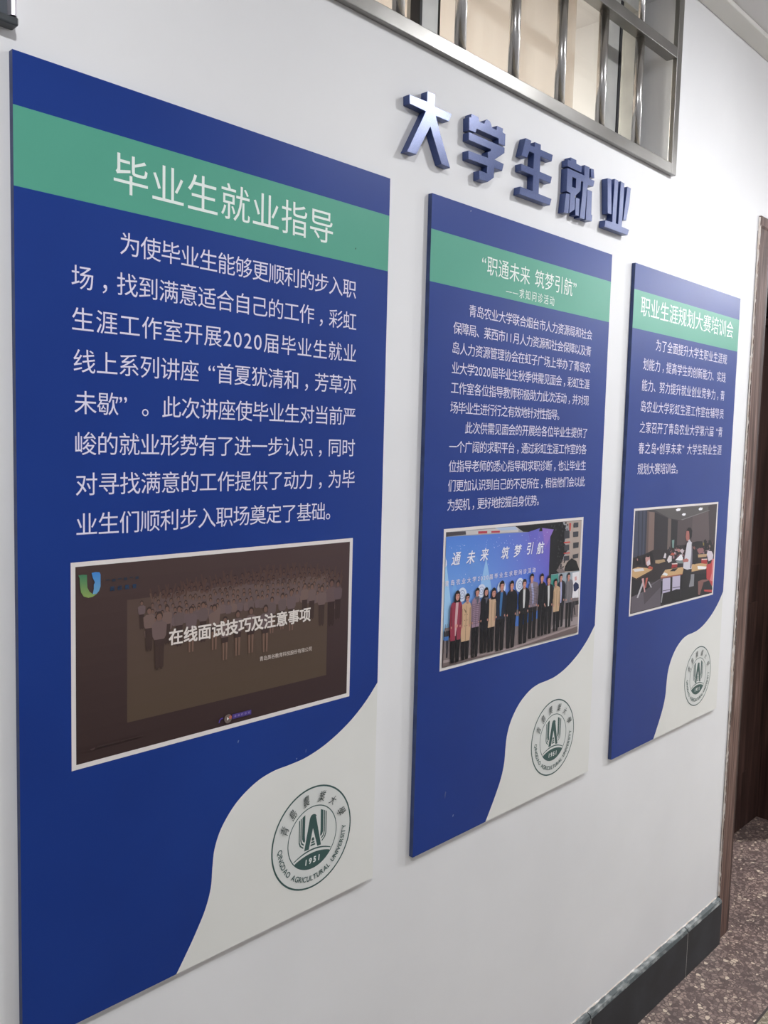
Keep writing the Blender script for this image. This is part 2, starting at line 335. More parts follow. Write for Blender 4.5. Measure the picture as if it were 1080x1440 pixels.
P2=[((150,150,155),[(65.7,594.9),(538.2,598.0),(542.3,686.8),(65.6,647.4)]),((70,66,72),[(65.8,596.7),(123.5,598.3),(125.3,604.4),(66.2,605.2)]),((190,185,185),[(124.9,597.8),(295.5,599.6),(296.1,609.4),(125.3,605.3)]),((170,60,75),[(162.5,600.6),(191.0,601.6),(191.3,606.3),(162.7,605.5)]),((170,60,75),[(204.3,602.4),(232.3,603.4),(232.5,607.2),(204.5,606.5)]),((165,180,205),[(215.2,596.7),(284.4,598.0),(293.1,605.0),(236.5,603.6)]),((22,22,26),[(284.4,597.4),(460.4,597.2),(474.7,618.2),(470.5,645.8),(490.7,657.8),(472.5,670.5),(461.1,687.0),(443.5,702.9),(470.0,719.4),(417.2,721.1),(406.5,617.6),(312.9,610.4)]),((165,150,142),[(466.7,597.5),(536.9,598.2),(540.7,722.7),(482.6,717.1),(461.4,690.6),(479.2,674.5),(490.9,661.4),(473.4,642.6),(490.5,615.6)]),((55,55,62),[(467.0,617.7),(488.7,617.2),(490.1,634.9),(468.4,635.2)]),((60,60,68),[(503.9,621.6),(525.6,621.9),(525.9,633.6),(504.9,633.4)]),((55,55,62),[(506.0,646.5),(529.0,646.3),(528.7,658.8),(507.0,659.0)]),((60,60,66),[(469.5,649.3),(489.9,648.9),(490.9,661.4),(470.5,661.6)]),((55,55,62),[(469.6,673.8),(491.9,673.8),(492.8,684.4),(470.4,684.3)]),((60,60,66),[(506.2,673.1),(529.8,672.1),(529.3,682.1),(506.9,682.1)]),((60,60,68),[(504.2,601.6),(523.9,601.5),(524.1,612.2),(505.1,612.2)]),((185,70,65),[(467.1,642.1),(492.6,642.4),(492.9,645.3),(467.3,644.9)]),((185,70,65),[(468.9,666.0),(493.3,666.5),(493.5,669.0),(469.1,668.5)]),((185,70,65),[(486.1,601.3),(493.8,601.4),(492.7,619.2),(487.5,618.9)]),((20,20,24),[(475.0,702.3),(483.5,689.0),(502.2,680.6),(522.5,688.7),(537.7,711.6),(475.4,707.6)]),((150,160,170),[(422.5,709.6),(537.7,711.6),(536.8,780.1),(423.7,766.8)]),((70,140,130),[(422.6,711.3),(450.4,710.5),(452.5,738.7),(424.4,735.7)]),((215,212,216),[(508.2,714.2),(537.2,713.3),(536.3,774.6),(511.9,775.4)]),((30,40,75),[(513.7,741.5),(523.2,736.1),(535.6,742.0),(539.1,751.4),(525.0,757.8),(516.9,756.2)]),((200,150,150),[(517.6,724.8),(525.4,723.0),(528.1,732.3),(519.6,733.2)]),((118,106,106),[(68.7,777.4),(426.8,767.2),(536.2,772.8),(538.3,854.9),(66.3,850.8)]),((150,138,140),[(439.6,814.1),(537.8,816.5),(538.0,834.8),(428.4,830.1)]),((150,135,135),[(67.1,838.2),(289.6,846.7),(536.7,835.3),(537.0,839.0),(289.9,851.8),(67.3,843.4)]),((104,90,90),[(67.3,843.4),(289.9,851.8),(537.0,839.0),(537.6,854.8),(66.3,850.8)]),((35,33,40),[(66.3,783.0),(88.4,783.2),(89.0,796.9),(79.8,797.1),(79.3,834.9),(74.7,834.7),(72.9,797.5),(66.9,796.6)]),((60,110,180),[(67.2,793.7),(80.6,794.1),(80.0,801.6),(67.6,801.2)]),((35,33,38),[(510.2,778.8),(536.7,779.4),(537.5,788.2),(520.9,789.1),(526.1,811.4),(521.4,810.8),(515.9,792.1),(513.9,824.2),(509.3,823.6),(504.3,787.0)]),((60,110,190),[(291.0,784.1),(307.8,784.6),(376.6,781.7),(377.8,798.9),(309.2,806.5),(292.3,804.1)])]
BACK2=[(66.2,605.2),(414.0,614.0),(418.7,766.2),(377.1,788.6),(297.5,798.2),(137.1,807.2),(66.9,778.0)]
WH2=[(0,[(117.0,719.1),(131.5,720.7)]),(0,[(176.6,718.3),(190.8,719.8)]),(0,[(242.0,719.0),(256.5,720.5)]),(0,[(305.1,719.8),(320.4,721.4)])]
TXT2=[('通',94.6,649.8),('未',139.3,651.0),('来',181.7,649.2),('筑',249.0,651.3),('梦',291.6,649.8),('引',335.3,648.1),('航',374.2,650.0)]
P3=[((62,58,60),[(56.2,586.1),(537.6,587.3),(537.2,845.0),(60.2,842.7)]),((84,80,80),[(153.8,586.9),(486.6,587.5),(488.7,602.5),(312.6,622.1),(244.2,613.8)]),((62,66,84),[(56.3,586.7),(120.3,587.5),(121.6,703.3),(75.4,704.9),(57.7,713.9)]),((45,48,64),[(73.9,586.9),(79.3,587.1),(88.5,700.6),(82.1,701.4)]),((45,48,64),[(94.0,587.7),(99.4,587.9),(105.8,699.4),(100.3,699.5)]),((45,48,64),[(112.1,588.4),(119.3,588.7),(121.6,703.3),(116.0,702.8)]),((118,98,92),[(129.0,591.8),(160.3,594.5),(166.4,701.4),(128.3,703.8)]),((92,76,74),[(121.5,588.8),(131.8,591.9),(135.4,701.7),(124.4,703.5)]),((44,40,45),[(160.3,594.5),(238.2,613.5),(242.8,704.6),(166.4,701.4)]),((100,88,84),[(237.0,613.4),(255.3,616.0),(260.6,692.0),(240.6,696.1)]),((36,33,38),[(255.3,616.0),(294.0,622.6),(297.2,700.3),(260.0,697.5)]),((88,76,78),[(294.0,622.6),(488.9,604.0),(537.1,593.9),(535.5,711.9),(296.5,694.6)]),((76,66,68),[(294.0,622.6),(382.1,614.0),(385.8,695.3),(295.8,688.9)]),((60,52,55),[(480.3,591.7),(537.6,587.3),(535.5,711.9),(503.2,709.6)]),((120,118,118),[(312.5,620.7),(488.6,601.9),(488.8,603.4),(318.9,622.4)]),((235,235,240),[(278.1,592.5),(290.0,589.1),(307.6,590.9),(303.2,596.3),(284.7,597.0)]),((235,235,240),[(315.8,606.7),(324.2,603.7),(339.7,605.5),(335.2,610.7),(321.3,610.6)]),((235,235,240),[(416.2,596.6),(425.7,592.3),(444.1,593.9),(440.2,599.9),(423.4,600.4)]),((40,33,37),[(56.6,703.3),(121.0,697.9),(165.2,690.5),(241.8,696.2),(295.8,688.9),(533.3,696.6),(539.0,816.0),(57.2,761.1)]),((92,85,94),[(62.8,842.2),(59.9,798.2),(214.5,768.7),(227.4,778.3),(222.8,841.9)]),((74,68,75),[(120.3,794.3),(214.6,770.1),(222.7,789.0),(129.4,827.8)]),((30,27,32),[(56.4,753.1),(99.6,754.7),(163.9,782.8),(120.3,794.3),(60.2,800.9)]),((24,22,27),[(219.6,840.1),(215.4,777.1),(337.3,772.2),(534.7,785.0),(537.2,845.0)]),((190,155,112),[(55.2,730.7),(85.9,728.2),(164.9,739.3),(162.3,742.3),(80.8,756.8),(57.0,749.2)]),((60,45,40),[(57.1,750.0),(80.9,757.6),(162.4,743.2),(162.7,745.4),(81.2,760.9),(57.5,753.2)]),((205,200,200),[(60.5,731.2),(113.8,733.4),(120.1,740.6),(70.9,738.7)]),((165,140,108),[(176.9,718.6),(226.6,720.0),(233.4,726.6),(198.3,729.2),(177.8,726.8)]),((190,155,112),[(211.2,765.6),(235.9,748.5),(334.6,750.4),(342.5,752.5),(343.4,769.9),(214.6,769.5)]),((150,85,70),[(211.2,766.2),(343.3,769.3),(343.6,771.6),(213.5,770.3)]),((190,155,112),[(392.5,748.2),(494.7,751.1),(493.6,769.1),(395.2,768.9)]),((175,145,110),[(429.3,723.4),(491.5,726.7),(485.4,733.8),(431.8,732.4)]),((225,225,225),[(430.1,755.9),(492.8,763.0),(483.3,769.6),(434.7,765.2)]),((215,215,215),[(218.3,760.8),(230.7,755.0),(252.3,761.2),(246.9,765.7)]),((34,33,38),[(261.9,755.1),(278.4,749.6),(309.5,751.0),(291.6,757.9)]),((150,42,42),[(270.8,747.5),(273.6,735.1),(304.8,737.8),(304.1,747.6)]),((160,45,45),[(454.6,750.6),(452.8,737.1),(492.1,741.8),(491.8,755.3)]),((215,200,195),[(270.6,735.4),(304.6,736.3),(305.0,739.8),(273.9,737.9)]),((215,200,195),[(455.0,738.2),(491.9,740.3),(492.3,743.3),(455.3,740.9)]),((180,172,195),[(223.6,771.0),(267.6,772.5),(270.1,809.5),(249.0,810.0),(226.3,810.2)]),((180,172,195),[(279.6,770.9),(325.9,772.5),(327.9,810.1),(306.9,807.8),(282.3,809.4)]),((60,50,60),[(227.2,802.8),(269.4,803.8),(269.6,805.5),(227.4,804.5)]),((60,50,60),[(283.2,801.0),(327.0,802.2),(327.2,804.0),(283.4,802.7)]),((130,130,135),[(382.8,775.1),(412.7,776.5),(413.7,810.5),(382.0,810.1)]),((150,150,155),[(223.9,810.0),(229.9,810.6),(225.0,835.2),(220.6,833.3)]),((150,150,155),[(334.2,809.3),(338.1,809.7),(340.3,838.9),(336.5,838.4)]),((175,172,178),[(112.1,769.3),(120.7,772.9),(94.2,807.5),(87.5,805.4)]),((175,172,178),[(142.9,771.1),(148.4,770.3),(165.5,787.1),(160.6,788.4)]),((190,150,150),[(108.3,759.6),(119.3,759.3),(131.5,795.6),(126.0,796.3)]),((175,90,80),[(130.5,760.4),(141.7,760.2),(133.1,785.0),(127.7,785.7)]),((24,20,24),[(73.0,707.3),(80.3,699.5),(91.5,703.5),(102.0,715.0),(98.9,722.7),(80.1,723.7)]),((150,105,100),[(77.5,709.0),(79.2,705.2),(83.9,708.2),(83.3,713.4)]),((26,22,26),[(108.3,707.5),(118.5,700.4),(128.5,705.2),(126.7,725.1),(112.8,723.9)]),((185,140,135),[(122.2,708.7),(131.3,700.0),(145.3,705.2),(150.8,724.5),(138.6,731.5),(126.7,725.1)]),((200,190,195),[(130.1,720.1),(145.0,713.2),(151.1,727.2),(135.6,729.9)]),((30,24,28),[(126.4,706.3),(131.1,698.7),(143.7,701.0),(144.4,707.8)]),((22,20,24),[(143.8,702.4),(145.8,694.4),(157.3,696.7),(167.6,712.4),(163.7,728.3),(149.9,716.3)]),((170,80,65),[(136.3,736.7),(146.9,730.9),(164.4,735.2),(163.9,741.4)]),((200,195,200),[(220.4,716.7),(227.7,703.4),(235.9,706.8),(235.3,717.9)]),((205,198,200),[(242.0,724.0),(252.7,712.3),(268.2,715.0),(269.8,729.1),(251.9,731.8)]),((170,85,70),[(258.6,711.4),(270.1,705.3),(286.0,710.7),(280.3,714.5)]),((110,140,135),[(264.4,672.7),(278.4,672.2),(278.0,694.7),(268.6,692.6)]),((165,120,115),[(291.1,701.3),(303.1,697.9),(322.4,702.2),(310.6,708.4)]),((185,172,178),[(313.2,704.3),(328.4,699.8),(342.0,706.5),(330.2,714.2)]),((140,95,98),[(420.8,709.5),(433.8,706.0),(461.3,708.0),(463.1,721.6),(435.9,722.4)]),((130,120,60),[(456.0,694.3),(474.0,689.6),(480.4,696.0),(463.9,702.3)]),((26,24,28),[(461.8,685.8),(475.3,683.7),(489.8,714.6),(470.8,717.7)]),((30,28,32),[(391.3,686.9),(417.7,685.8),(451.8,688.1),(457.6,706.3),(396.7,703.3)]),((30,28,32),[(493.2,687.9),(507.3,688.2),(520.6,707.8),(518.3,716.7),(495.1,712.0)]),((120,100,92),[(495.3,703.0),(503.4,701.2),(509.9,707.0),(503.4,711.1)]),((200,190,200),[(485.8,726.3),(497.3,718.2),(518.9,721.3),(531.2,732.9),(527.8,744.8),(501.4,748.6)]),((28,25,30),[(394.0,707.5),(406.2,699.6),(424.5,712.7),(432.8,739.9),(412.6,750.0),(392.2,745.3)]),((120,80,75),[(393.4,703.1),(400.6,697.8),(409.9,702.8),(407.3,708.5)]),((175,60,62),[(488.5,756.6),(516.5,756.0),(525.6,744.6),(536.5,745.5),(543.5,822.6),(514.7,821.1),(493.8,796.2)]),((200,120,122),[(525.6,744.6),(537.7,744.1),(541.8,810.2),(517.5,804.7),(527.5,784.3)]),((120,82,78),[(439.2,799.8),(466.3,798.0),(508.4,800.7),(509.3,806.9),(474.7,809.4),(454.7,840.2),(444.1,837.6)]),((28,28,34),[(474.3,806.3),(512.4,804.2),(539.2,828.3),(538.1,835.9),(476.5,823.1)]),((175,60,62),[(480.6,828.1),(535.7,834.1),(536.8,841.9),(484.7,833.1)]),((26,24,30),[(343.1,756.9),(390.7,759.8),(390.8,786.1),(383.4,805.8),(385.3,847.1),(336.5,844.2),(332.6,786.1)]),((200,198,206),[(369.5,679.7),(384.7,686.5),(392.1,719.0),(394.0,760.1),(364.7,760.3),(340.1,753.7),(340.7,738.0),(368.3,737.4),(344.8,729.7),(351.3,704.3),(355.6,687.4)]),((120,115,128),[(383.4,686.4),(391.3,707.3),(394.8,745.5),(390.7,759.8),(381.9,757.5),(385.5,718.5)]),((170,105,100),[(330.8,730.0),(357.5,728.4),(372.4,733.4),(368.5,738.9),(336.2,737.0)]),((225,225,228),[(289.3,727.9),(323.8,713.7),(336.7,726.2),(332.5,733.0)]),((120,130,130),[(294.6,730.7),(335.5,731.8),(339.8,740.8),(307.9,738.0)]),((158,98,90),[(348.2,653.9),(360.6,650.3),(366.9,659.3),(369.5,679.7),(352.9,680.9),(345.0,669.4)]),((24,21,25),[(349.3,652.5),(356.7,644.3),(373.0,645.2),(383.9,654.5),(382.9,671.8),(371.8,677.5),(367.7,665.1),(363.8,654.8)]),((190,188,195),[(361.0,679.1),(370.5,677.4),(376.4,683.0),(365.4,688.0)])]
# ---------------------------------------------------------------- ceiling lamps (the corridor's own, plus added unseen fills for corridor and room)
def ceiling_light(x, y, power, LAMP_R, zc, label, warm=False):
    e = empty('ceiling_light', (x, y, zc)); tag(e, label, 'ceiling light')
    m = MB(); m.lathe([(LAMP_R + 0.02, -0.0005), (LAMP_R + 0.022, -0.02), (LAMP_R + 0.012, -0.03), (LAMP_R, -0.03)], 0, 0, 0, n=32); m.build('lamp_housing', M_ceil, e)
    mm = bpy.data.materials.new('lamp_glow'); mm.use_nodes = True; n, l, b = nodes(mm)
    em = n.new('ShaderNodeEmission'); em.inputs[0].default_value = (1.0, 0.93, 0.85, 1) if warm else (0.97, 0.98, 1.0, 1)
    em.inputs[1].default_value = power
    l.new(em.outputs[0], n['Material Output'].inputs[0])
    m = MB(); m.lathe([(LAMP_R - 0.001, -0.0305), (LAMP_R - 0.003, -0.036), (LAMP_R * 0.6, -0.040)], 0, 0, 0, n=32); m.build('diffuser', mm, e)
    return e
names = ['round ceiling lamp over the middle board', 'round ceiling lamp in front of the wooden door', 'added round fill lamp over the camera, out of view', 'added round fill lamp beyond the wooden door, out of view']
for (x, y, p, r), nm in zip(CORRIDOR_AND_FILL_LAMPS, names): ceiling_light(x, y, p, r, CEIL + 0.012, nm)
ceiling_light(ROOM_FILL_LAMP[0], ROOM_FILL_LAMP[1], ROOM_FILL_LAMP[2], ROOM_FILL_LAMP[3], CEIL + 0.012, 'added round fill lamp in the room, brightening the blind from behind', True)

# ---------------------------------------------------------------- steel grille on the window
g = empty('window_grille', (0.84, 0, 2.222))
tag(g, 'brushed steel security grille of round bars over the high window', 'window grille')
GX0, GX1, GZ0, GZ1, GF = 0.035, 1.6215, 2.2235, 2.672, -0.013
def gp(nm, x0, x1, y0, y1, z0, z1):
    m = MB(); m.box(x0 - 0.84, x1 - 0.84, y0, y1, z0 - 2.222, z1 - 2.222); return m.build(nm, M_steel, g, bevel=0.0012)
gp('bottom_rail', GX0, GX1 - 0.0255, GF, -0.001, GZ0, GZ0 + 0.025)
gp('top_rail', GX0, GX1 - 0.0255, GF, -0.001, GZ1 - 0.018, GZ1)
gp('side_rail', GX1 - 0.0252, GX1, GF, -0.001, GZ0, GZ1)
gp('side_rail', GX0 - 0.0255, GX0 - 0.0002, GF, -0.001, GZ0, GZ1)
gp('middle_rail', GX0 + 0.0002, GX1 - 0.0255, GF, 0.014, 2.494, 2.519)
m = MB(); m.lathe([(0.0108, 2.2487 - 2.222), (0.0108, 2.4938 - 2.222)], 0, 0, 0, n=20); bar_me = m.build('bar', M_tube, g)
m = MB(); m.lathe([(0.0078, 2.5192 - 2.222), (0.0078, 2.6538 - 2.222)], 0, 0, 0, n=16); ubar_me = m.build('upper_bar', M_tube, g)
first = True
for i in range(9):
    x = 1.444 - 0.1608 * i - 0.84
    for src in (bar_me, ubar_me):
        o = src if first else src.copy()
        if not first: COL.objects.link(o)
        o.location = (x, 0.004, 0)
    first = False

# ---------------------------------------------------------------- flat print helpers
GL = {}
def glyph(ch, bold=0.0):
    k = ch
    if k not in GL:
        c = bpy.data.curves.new('g', 'FONT'); c.body = ch; c.resolution_u = 3; c.offset = 0.0
        o = bpy.data.objects.new('g', c); COL.objects.link(o); bpy.context.view_layer.update()
        dg = bpy.context.evaluated_depsgraph_get(); oe = o.evaluated_get(dg); me = oe.to_mesh()
        vs = [(v.co.x, v.co.y) for v in me.vertices]; fs = [tuple(p.vertices) for p in me.polygons]
        oe.to_mesh_clear(); bpy.data.objects.remove(o); bpy.data.curves.remove(c)
        xs = [v[0] for v in vs] or [0, 0.3]
        GL[k] = (vs, fs, min(xs), max(xs))
    return GL[k]
# characters are laid out in a board's own millimetres: u to the right, v down from its top edge
KP = 1.12
class Sheet:
    def __init__(s, z=0.0): s.v = []; s.f = []; s.c = []; s.z = z
    def lift(s, d=6e-6): s.z += d
    def poly(s, pts, col, cols=None, lift=True, k=1.0):
        if lift: s.lift()
        elif lift is False: s.z += 3e-6
        b = len(s.v)
        for i, (u, v) in enumerate(pts):
            s.v.append((u / 1000, -s.z, -v / 1000)); s.c.append(L3(cols[i] if cols else col, KP * k))
        s.f.append(list(range(b, b + len(pts))))
    def rect(s, u0, v0, u1, v1, col, **k): s.poly([(u0, v1), (u1, v1), (u1, v0), (u0, v0)], col, **k)
    def disc(s, u, v, r, col, ru=None, n=20, a0=0, a1=2 * math.pi, **k):
        ru = ru or r
        s.poly([(u + ru * math.cos(a0 + (a1 - a0) * i / n), v + r * math.sin(a0 + (a1 - a0) * i / n)) for i in range(n)], col, **k)
    def ring(s, u, v, r0, r1, col, n=72):
        s.lift()
        for i in range(n):
            a = 2 * math.pi * i / n; b = 2 * math.pi * (i + 1) / n
            s.poly([(u + r1 * math.cos(a), v + r1 * math.sin(a)), (u + r1 * math.cos(b), v + r1 * math.sin(b)), (u + r0 * math.cos(b), v + r0 * math.sin(b)), (u + r0 * math.cos(a), v + r0 * math.sin(a))], col, lift=None)
    def glyph(s, ch, u, v, sx, sy, col, bold=0.0, rot=0.0, shear=0.0):
        """u,v = pen origin on the baseline; rot counter-clockwise as seen"""
        vs, fs, x0, x1 = glyph(ch); cr, sr = math.cos(rot), math.sin(rot); cc = L3(col, KP)
        for dx, dy in (((0, 0),) if bold <= 0 else ((-bold, -bold), (bold, -bold), (-bold, bold), (bold, bold), (0, 0))):
            b = len(s.v); s.z += (8e-6 if bold > 0 else 0)
            for x, y in vs:
                X = (x + dx) * sx + y * sy * shear; Y = (y + dy) * sy
                s.v.append(((u + X * cr - Y * sr) / 1000, -s.z, -(v - X * sr - Y * cr) / 1000)); s.c.append(cc)
            s.f += [[b + i for i in f] for f in fs]
    def line(s, text, u0, u1, vc, em, col, bold=0.0, sx=None, shear=0.0):
        """fit the ink of the text between u0 and u1; vc = centre of the characters"""
        adv = []
        for ch in text:
            if ch == ' ': adv.append(0.42)
            elif ch == '~': adv.append(0.58)
            elif ch in '0123456789': adv.append(0.56)
            elif ch in '“”': adv.append(0.5)
            elif ch == '•': adv.append(0.40)
            elif ord(ch) < 128: adv.append(glyph(ch, bold)[3] + 0.08)
            else: adv.append(1.0)
        real = [i for i, ch in enumerate(text) if ch not in ' ~']
        fi, la = real[0], real[-1]
        sx = sx or em
        # pitch P: pen(i)=u0 - ink0*sx + P*sum(adv[:i])
        i0 = glyph(text[fi], bold)[2] * sx; i1 = glyph(text[la], bold)[3] * sx
        tot = sum(adv[fi:la])
        P = (u1 - i1 - (u0 - i0)) / tot
        pen = u0 - i0 - P * sum(adv[:fi])
        base = vc + em * 0.38
        for i, ch in enumerate(text):
            if ch not in ' ~':
                off = 0.24 * em if ch == '，' else (0.04 * em if ch in '“' else 0)
                s.glyph(ch, pen + off, base, sx, em, col, bold, 0, shear)
            pen += P * adv[i]
    def build(s, name, parent, m=None):
        me = bpy.data.meshes.new(name); me.from_pydata(s.v, [], s.f)
        ca = me.color_attributes.new('Col', 'FLOAT_COLOR', 'POINT')
        flat = []
        for c in s.c: flat += [c[0], c[1], c[2], 1.0]
        ca.data.foreach_set('color', flat)
        me.materials.append(m or M_print)
        bm = bmesh.new(); bm.from_mesh(me)
        bm.normal_update()
        fl = [f for f in bm.faces if f.normal.y > 0]
        if fl: bmesh.ops.reverse_faces(bm, faces=fl)
        bm.to_mesh(me); bm.free()
        o = bpy.data.objects.new(name, me); COL.objects.link(o); o.parent = parent
        return o

BW, BH, BT, BTOP = 617.5, 1200.0, 0.009, 1.986
WAVE = [(617.5, 848), (588, 877.5), (550, 905), (503, 928), (460, 940.5), (425, 944.2), (391, 946), (358, 954.5), (323, 975), (297, 1004), (284, 1033), (280, 1062), (277.5, 1092), (268, 1122), (251, 1153), (235, 1178), (220, 1200)]
def spline(P, n=6):
    out = []
    Q = [P[0]] + P + [P[-1]]
    for i in range(1, len(Q) - 2):
        p0, p1, p2, p3 = Q[i - 1:i + 3]
        for k in range(n):
            t = k / n
            out.append(tuple(0.5 * (2 * p1[j] + (p2[j] - p0[j]) * t + (2 * p0[j] - 5 * p1[j] + 4 * p2[j] - p3[j]) * t * t + (3 * p1[j] - p0[j] - 3 * p2[j] + p3[j]) * t ** 3) for j in (0, 1)))
    return out + [P[-1]]
WV = spline(WAVE)
GRN = (58, 84, 82)

def emblem(par, cu, cv, z):
    s = Sheet(z)
    s.disc(cu, cv, 85.4, (206, 208, 206), n=72)
    s.ring(cu, cv, 82.8, 85.6, GRN); s.ring(cu, cv, 51.2, 52.9, GRN)
    P = lambda L: [(cu + x, cv - y) for x, y in L]
    s.poly(P([(-17.9, -18.3), (-6.8, 33), (-4.6, 37.2), (-1.5, 38.8), (2.5, 38.6), (5.8, 37), (7.8, 34.4), (6.6, 33.4), (18.5, -18.5), (10.4, -18.3), (0.4, 15.2), (-8.0, -18.6)]), GRN)
    for sg in (-1, 1):
        f = lambda L: P([(sg * x, y) for x, y in L])
        s.poly(f([(16.6, 42.4), (22.6, 39.6), (22.8, 4), (20.8, -1), (17.2, -4.0), (16.2, -1), (17.0, 8)]), GRN, lift=False)
        s.poly(f([(24.0, 39.0), (26.2, 37.8), (26.4, 2), (24.4, -4.4), (19.2, -8.6), (18.6, -6.2), (22.4, -2.8), (24.0, 2)]), GRN, lift=False)
        s.poly(f([(27.6, 37.0), (29.8, 35.6), (29.8, -1), (27.4, -7.6), (20.0, -13.4), (19.6, -11.2), (25.2, -6.6), (27.6, -0.5)]), GRN, lift=False)
    s.poly(P([(-2.2, -2.2), (-0.6, -0.4), (1.8, -0.4), (3.2, -2.2), (3.2, -5.8), (-2.2, -5.8)]), GRN, lift=False)
    s.poly(P([(-3, -7.2), (3.9, -7.2), (4.4, -10), (-3.4, -10)]), GRN, lift=False)
    s.poly(P([(-4.2, -11.4), (5.2, -11.4), (5.8, -14.2), (-4.8, -14.2)]), GRN, lift=False)
    xs = [-43.5 + 87 * i / 24 for i in range(25)]
    top = [(x, -19.2 - (x - 0.5) ** 2 * 0.0062) for x in xs]; bot = [(x, -21.8 - (x - 0.5) ** 2 * 0.0056) for x in xs]
    s.poly(P([p for p in top if math.hypot(*p) < 52.5] + [p for p in reversed(bot) if math.hypot(*p) < 52.5]), GRN)
    ft = [(x, -26.0 - (x - 0.5) ** 2 * 0.0052) for x in xs]; ft = [p for p in ft if math.hypot(*p) < 52]
    a0 = math.atan2(ft[-1][1], ft[-1][0]); a1 = math.atan2(ft[0][1], ft[0][0])
    arc = [(52 * math.cos(a0 + (a1 - a0) * i / 24), 52 * math.sin(a0 + (a1 - a0) * i / 24)) for i in range(25)]
    s.poly(P(ft + arc), GRN)
    s.lift(2e-5)
    for i, ch in enumerate('1951'): s.glyph(ch, cu - 17.2 + i * 9.3, cv + 43.2, 13, 13.0, (214, 218, 216), 0.03, 0, 0.1)
    T = 'QINGDAO AGRICULTURAL UNIVERSITY'
    wd = [(glyph(c, 0.012)[3] - glyph(c, 0.012)[2]) if c != ' ' else 0.36 for c in T]
    gap = 0.1; tot = sum(wd) + gap * (len(T) - 1)
    A0, A1 = math.radians(-180.5), math.radians(0.5); k = (A1 - A0) / tot; pos = 0; SZ = 12.6
    sx = k * 68 * 1.0
    for c, w in zip(T, wd):
        a = A0 + (pos + w / 2) * k
        if c != ' ':
            rot = a + math.pi / 2; cx_ = (glyph(c, 0.012)[2] + w / 2) * sx; r = 72.6
            bu = cu + r * math.cos(a); bv = cv - r * math.sin(a)
            s.glyph(c, bu - cx_ * math.cos(rot), bv + cx_ * math.sin(rot), sx, SZ, GRN, 0.012, rot)
        pos += w + gap
    for ch, a in zip('青島農業大學', (155.7, 132.0, 105.7, 76.5, 51.8, 24.7)):
        a = math.radians(a); rot = a - math.pi / 2 + 0.12; r = 59.5; sz = 19 if ch != '大' else 17
        bu = cu + r * math.cos(a); bv = cv - r * math.sin(a)
        s.glyph(ch, bu - 0.42 * sz * 0.82 * math.cos(rot), bv + 0.42 * sz * 0.82 * math.sin(rot), sz * 0.80, sz, (48, 60, 60), 0.0, rot, 0.28)
    return s.build('emblem', par)

def board(x0, label, title, lines, em, photo, ph_rect, seal, scuffs=()):
    e = empty('information_board', (x0, -0.0003, BTOP)); tag(e, label, 'board', 'blue information boards on the corridor wall')
    m = MB(); t = -BT
    def R(pts, mi): m.poly([(u / 1000, t, -v / 1000) for u, v in pts], mi)
    R([(0, 0), (BW, 0), (BW, 60), (0, 60)], 0); R([(0, 60), (BW, 60), (BW, 150), (0, 150)], 1)
    R([(0, 150), (BW, 150)] + WV + [(0, 1200)], 0); R(WV + [(BW, 1200)], 2)
    w, h = BW / 1000, BH / 1000
    m.poly([(0, 0, 0), (0, t, 0), (0, t, -h), (0, 0, -h)], 3)
    m.poly([(w, 0, 0), (w, t, 0), (w, t, -0.848), (w, 0, -0.848)], 3); m.poly([(w, 0, -0.848), (w, t, -0.848), (w, t, -h), (w, 0, -h)], 2)
    m.poly([(0, 0, 0), (0, t, 0), (w, t, 0), (w, 0, 0)], 3)
    m.poly([(0, 0, -h), (0, t, -h), (0.22, t, -h), (0.22, 0, -h)], 3); m.poly([(0.22, 0, -h), (0.22, t, -h), (w, t, -h), (w, 0, -h)], 2)
    m.poly([(0, 0, 0), (w, 0, 0), (w, 0, -h), (0, 0, -h)], 2)
    o = m.build('panel', [M_blue, M_green, M_white, M_edge], e, fix=False)
    me = o.data; bm = bmesh.new(); bm.from_mesh(me); bm.normal_update()
    fl = [f for f in bm.faces if abs(f.normal.y) > 0.9 and ((f.normal.y > 0) == (f.calc_center_median().y < -0.005))]
    bmesh.ops.reverse_faces(bm, faces=fl); bm.to_mesh(me); bm.free()
    z = BT + 0.0002
    for (tx, u0, u1, vc, tem, sx) in title:
        s = Sheet(z); s.line(tx, u0, u1, vc, tem, (222, 230, 226), 0.0, sx); s.build('title_text', e)
    for (tx, u0, u1, vc) in lines:
        s = Sheet(z); s.line(tx, u0, u1, vc, em, (212, 208, 226), 0.0 if em > 26 else 0.0); s.build('text_line', e)
    s = Sheet(z); u0, v0, u1, v1 = ph_rect
    s.rect(u0, v0, u1, v1, (214, 208, 206)); s.lift(2e-5); photo(s)
    s.build('photo_print', e)
    emblem(e, seal[0], seal[1], z)
    for su, sv, sw, sh_, c_ in scuffs:
        s = Sheet(z)
        s.poly([(su - sw, sv), (su - sw * 0.2, sv - sh_), (su + sw, sv - sh_ * 0.7), (su + sw * 0.3, sv + sh_ * 0.2), (su - sw * 0.3, sv + sh_)], c_)
        s.build('scuff_mark', e)
    return e
BX = [0.0, 0.72274, 1.44851]

